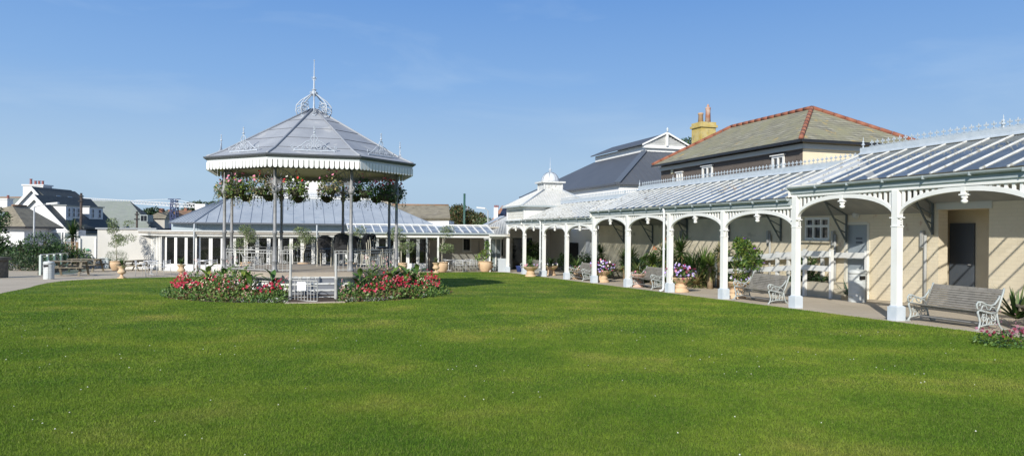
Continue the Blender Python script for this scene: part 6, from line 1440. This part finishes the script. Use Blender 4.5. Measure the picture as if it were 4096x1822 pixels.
# roof with white chimney at the far left
r = root('terrace_house', (-58, 86, -3), 'long grey-green roof with white chimney behind the bungalow', 'house')
q = [at(-60, 824, 86), at(134, 824, 86), at(134, 790, 90), at(-60, 790, 90)]; b = MB(W); b.ext(q, (0, 0, -.2)); b.build('roof', GSL, r)
b = MB(W); x0, x1 = q[0].x, q[1].x; b.box(x0, x1, 86.4, 92, -4, q[0].z-.15); b.build('wall', HW, r); b = MB(W); b.tube([q[3]+Vector((0, 0, .02)), q[2]+Vector((0, 0, .02))], .12, 6); b.build('ridge_tiles', mat('orange_brown_ridge', (.3, .16, .09)), r)
p, q_ = at(0, 840, 84), at(29, 793, 84); b = MB(W); b.box(p.x-.6, q_.x, 84, 85, p.z-3, q_.z); b.box(p.x-.7, q_.x+.08, 83.9, 85.1, q_.z-.12, q_.z); ck = b.build('chimney', HW, r); b = MB(W); b.lathe([(.14, 0), (.12, .3), (.15, .33), (.13, .4)], 8, (q_.x-.25, 84.5, q_.z)); b.build('chimney_pot', mat('dark_red_pot', (.25, .09, .08)), ck)
# broad grey-green roof
r = root('grey_green_roofed_house', (-46, 90, -3), 'house with one broad plain grey-green tiled roof facing the lawn', 'house')
q = [at(325, 912, 88), at(606, 912, 88), at(519, 804, 95), at(331, 802, 95)]; b = MB(W); b.ext(q, (0, .25, -.2)); b.build('roof', GSL, r)
b = MB(W); x1 = q[1].x; q5 = [q[1]+Vector((-.02, .3, 0)), q[2]+Vector((-.02, .1, 0)), at(591, 852, 95)+Vector((-.2, 0, 0)), at(606, 905, 95)]; b.ext(q5, (-.6, .3, -.1)); b.build('side_slope', BSL, r)
b = MB(W); b.box(q[0].x, q[1].x-.3, 88.5, 98, -4, q[0].z-.1); b.build('wall', mat('grey_hung_wall', (.34, .38, .38), rough=.9), r)
b = MB(W); c = at(572, 873, 87); b.box(c.x-.45, c.x+.45, 87.2, 88.6, c.z-.4, c.z+.45); dd = b.build('dormer', mat('grey_hung_wall', (.34, .38, .38)), r); b = MB(W); b.box(c.x-.35, c.x-.04, 87.15, 87.2, c.z-.3, c.z+.35); b.box(c.x+.04, c.x+.35, 87.15, 87.2, c.z-.3, c.z+.35); b.build('window', DKGL, dd)
# small houses under the crane
for k, (px0_, px1_, yr, yd, yb, Y, rf, lb) in enumerate(((583, 665, 842, 873, 910, 95, OSL, 'small house with brown tiled roof just left of the crane'), (640, 700, 846, 868, 905, 105, TILE, 'second small house with reddish roof behind the crane mast'), (672, 760, 838, 860, 900, 125, TILE, 'far house with red chimney right of the crane mast'))):
    p, q_ = at(px0_, yd, Y), at(px1_, yr, Y); mid = (p.x+q_.x)/2; r = root('small_house', (mid, Y, -5), lb, 'house', 'small houses under the crane')
    b = MB(W); b.box(p.x+.2, q_.x-.2, Y, Y+5, -7, p.z); b.build('wall', mat('dull_render', (.40, .38, .34), (.46, .44, .4), .9, 1), r)
    e = [Vector((p.x, Y-.3, p.z)), Vector((q_.x, Y-.3, p.z)), Vector((q_.x, Y+5.3, p.z)), Vector((p.x, Y+5.3, p.z))]; a_, c_ = Vector((p.x+.8, Y+2.5, q_.z)), Vector((q_.x-.8, Y+2.5, q_.z))
    b = MB(W); b.poly([e[0], e[1], c_, a_]); b.poly([e[1], e[2], c_]); b.poly([e[2], e[3], a_, c_]); b.poly([e[3], e[0], a_]); b.build('roof', rf, r)
    b = MB(W); b.box(c_.x-1.2, c_.x-.7, Y+2, Y+2.6, q_.z-.5, q_.z+.35); b.build('chimney', mat('red_brick_stack', (.26, .12, .08), rough=.9), r)
# crane
CW = mat('crane_white', (.72, .72, .72), rough=.5); CB = mat('crane_blue', (.02, .035, .12), rough=.5)
YC = 88; cp = at(697, 870, YC); r = root('tower_crane', (cp.x, YC, -3), 'white and blue tower crane with a very long lattice jib', 'crane')
def lattice(p, q, w_, n, rr, m, nm):
    p, q = Vector(p), Vector(q); d = (q-p).normalized(); s_ = Vector((0, 1, 0)); u = s_.cross(d).normalized()
    if abs(d.z) > .9: u = Vector((1, 0, 0))
    b = MB(W); C4 = [(s_*a+u*c)*w_/2 for a, c in ((-1, -1), (1, -1), (1, 1), (-1, 1))]
    for c in C4: b.bar(p+c, q+c, rr, rr)
    for i in range(n):
        a_, e_ = p.lerp(q, i/n), p.lerp(q, (i+1)/n)
        for j in range(4): b.bar(a_+C4[j], e_+C4[(j+1) % 4], rr*.7, rr*.7); b.bar(a_+C4[j], a_+C4[(j+1) % 4], rr*.7, rr*.7)
    return b.build(nm, m, r)
lattice((cp.x, YC, -3), (cp.x, YC, at(697, 815, YC).z), .66, 9, .10, CB, 'mast'); lattice((cp.x, YC, at(697, 815, YC).z), (cp.x, YC, at(697, 797, YC).z), .6, 2, .07, CB, 'tower_head')
j0, j1, j2 = at(292, 793, 125), at(541, 805, 100), at(697, 818, YC); lattice(j0, j2, .42, 40, .055, CW, 'jib'); k0 = at(806, 824, YC-4); lattice(j2, k0, .42, 7, .055, CW, 'counter_jib')
b = MB(W); b.cb((k0.x, k0.y, k0.z-.1), (1.2, .8, .7)); b.build('counterweight', CW, r); tp = at(697, 796, YC)
b = MB(W); b.bar(tp, at(541, 800, 100), .045, .045); b.bar(tp, at(800, 819, YC-4), .045, .045); b.build('tie_bar', CW, r); b = MB(W); b.box(tp.x-.75, tp.x+.75, YC-.1, YC+.1, tp.z-.03, tp.z+.05); b.build('head_beam', CB, r)
# trees beyond, left
tg = random.Random(5)
for k, (px, yt, Y, wd_) in enumerate(((560, 828, 150, 3.0), (585, 830, 140, 2.4), (632, 818, 160, 4.6), (668, 824, 165, 3.0), (735, 824, 150, 3.2), (770, 826, 155, 3.0), (805, 792, 150, 3.6), (868, 790, 170, 3.0))):
    p = at(px, yt, Y); h = p.z+6; rb = wd_*.62
    crown_tree('distant_tree', (p.x, Y, -6), h*.75, blobs(7, wd_*.7, h-rb*1.0, rb*.5, rb*.6, tg), 260, .42, ['small far tree left of the crane jib end', 'small round tree above the brown roof', 'wide dark tree left of the crane mast', 'narrow tree close to the crane mast', 'dark tree right of the crane mast', 'low tree beside the metal cafe roof', 'flat topped tree above the crane counterweight', 'tiny treetop by the left bandstand post'][k], [LG[0], LG[0], LO[2]], 'trees beyond the crane')
# right of the bandstand
r = root('slate_outbuilding', (-9.5, 66, -3), 'long low white building with lichened slate roof behind the canopy', 'house')
q = [at(1560, 874, 64), at(1801, 871, 64), at(1795, 821, 68), at(1570, 819, 68)]; b = MB(W); b.ext(q, (0, .2, -.2)); b.build('roof', OSL, r); b = MB(W); b.tube([q[3]+Vector((0, 0, .03)), q[2]+Vector((0, 0, .03))], .09, 6); b.build('ridge_tiles', mat('orange_brown_ridge', (.3, .16, .09)), r)
b = MB(W); b.box(q[0].x-4, q[1].x-.15, 64.3, 70, -4, q[0].z-.12); b.build('wall', HW, r)
r = root('brown_roofed_house', (-14, 74, -3), 'brown roofed house with thick pale chimney beside the right bandstand posts', 'house')
q = [at(1480, 850, 70), at(1610, 850, 70), at(1596, 806, 73), at(1510, 806, 73)]; b = MB(W); b.ext(q, (0, .2, -.2)); b.build('roof', TILE, r); b = MB(W); b.box(q[0].x, q[1].x, 70.3, 75, -4, q[0].z); b.build('wall', HW, r)
c0, c1 = at(1524, 810, 71), at(1568, 768, 71); b = MB(W); b.box(c0.x, c1.x, 71, 72, c0.z-1, c1.z); b.box(c0.x-.08, c1.x+.08, 70.9, 72.1, c1.z-.2, c1.z); b.build('chimney', mat('buff_chimney', (.38, .34, .27), (.44, .4, .33), .9, 2), r)
b = MB(W); p = at(1611, 812, 71); t = at(1611, 762, 71); b.tube([p, t], .025, 4)
for k in range(4): z = t.z-.15-.18*k; b.bar((t.x-.1, 71, z), (t.x+.55-.1*k, 71, z+.02), .02, .02)
b.build('aerial', GALV, r)
r = root('white_gabled_villa', (-17, 68, -3), 'white gabled building glimpsed between the hanging baskets', 'house')
pa, pl_, pr_ = at(1262, 716, 66), at(1150, 764, 66), at(1310, 748, 66); gable(r, pl_.x+.9, pr_.x, pa.x-.1, 66, 76, pl_.z+.7, pr_.z, pa.z, HW, HW, nm='verge'); b = MB(W); b.box(pl_.x-3.4, pa.x, 67, 74, -4, pl_.z+.25); b.build('side_wing', HW, r)
b = MB(W); b.ext([(pl_.x-3.6, 66.8, pl_.z+.22), (pa.x-1, 66.8, pl_.z+.22), (pa.x-1, 70, pa.z-.3), (pl_.x-1.4, 70, pl_.z+1.1)], (0, .1, .15)); b.build('side_roof', mat('white_grey_roof', (.55, .56, .57), rough=.7), r)
tg = random.Random(12); c = at(1852, 870, 108); crown_tree('russet_tree', (c.x, 108, -5), 8, blobs(15, 2.7, c.z+4.9, 2.0, 1.35, tg), 900, .30, 'large round russet green tree behind the green pole', [mat('leaf_russet', (.13, .08, .03)), mat('leaf_bronze_green', (.08, .085, .025)), LG[0]])
for k, (px, yt, Y, wd_, lb) in enumerate(((1925, 852, 130, 1.8, 'dark tree just left of the small street lamp'), (1780, 845, 120, 1.6, 'low treetop at the left shoulder of the russet tree'), (1965, 878, 90, 1.2, 'bush below the terracotta roofed house'), (1945, 875, 100, 1.6, 'pale shrubby tree under the small street lamp'))):
    p = at(px, yt, Y); crown_tree('distant_tree', (p.x, Y, -5), p.z+4, blobs(6, wd_*.7, p.z+5-wd_*.8, wd_*.5, wd_*.6, tg), 260, .3, lb, [LG[0], LG[1], LO[2]] if k != 3 else [LO[0], LO[1], LG[1]], 'trees right of the bandstand')
r = root('solar_roofed_house', (-1, 92, -3), 'terracotta roofed house with solar panels and white chimney', 'house')
q = [at(1960, 888, 90), at(2048, 888, 90), at(2046, 822, 96), at(2008, 822, 96)]; b = MB(W); b.ext(q, (0, .2, -.2)); b.build('roof', mat('terracotta_tiles', (.36, .17, .10), (.42, .22, .13), .9, 2), r); b = MB(W); b.box(q[0].x+.3, q[1].x+2, 90.5, 98, -5, q[0].z); b.build('wall', HW, r)
U = lambda a, c: q[0].lerp(q[1], a).lerp(q[3].lerp(q[2], a), c)
for i in range(2):
    for j in range(3):
        b = MB(W); a0, a1 = .28+.36*i, .28+.36*i+.33; c0_, c1_ = .12+.28*j, .12+.28*j+.25; b.ext([U(a0, c0_), U(a1, c0_), U(a1, c1_), U(a0, c1_)], (0, -.08, .12)); b.build('solar_panel', mat('solar_panel', (.02, .025, .05), rough=.15), r)
c0, c1 = at(1975, 860, 90.5), at(1992, 829, 90.5); b = MB(W); b.box(c0.x, c1.x, 90.5, 91.6, c0.z-1, c1.z); ck = b.build('chimney', HW, r)
for k in range(3): b = MB(W); b.lathe([(.10, 0), (.08, .25), (.10, .3)], 7, (c0.x+.12+.2*k, 91, c1.z)); b.build('chimney_pot', mat('dark_red_pot', (.25, .09, .08)), ck)
# far hills
for nm, (x0, x1, Y, base, amp, m) in {'hills': (-900, 900, 1500, -8, 26, mat('blue_green_hill', (.09, .14, .15), (.12, .17, .17), .95, .01))}.items():
    n = 120; b = MB(W); top = []
    for i in range(n+1):
        x = x0+(x1-x0)*i/n; h = amp*(.55+.3*math.sin(x*.006+1)+.12*math.sin(x*.021)); h += 26*math.exp(-((x+78)/34)**2); top.append((x, h))
    for i, (x, h) in enumerate(top): b.v += [(x, Y-80, base), (x, Y, base+h), (x, Y+500, base+h*.9)]
    b.f = [q for i in range(n) for q in ((3*i, 3*i+3, 3*i+4, 3*i+1), (3*i+1, 3*i+4, 3*i+5, 3*i+2))]; b.mi = [0]*len(b.f); b.sm = [True]*len(b.f)
    b.build(nm, m, kind='structure')
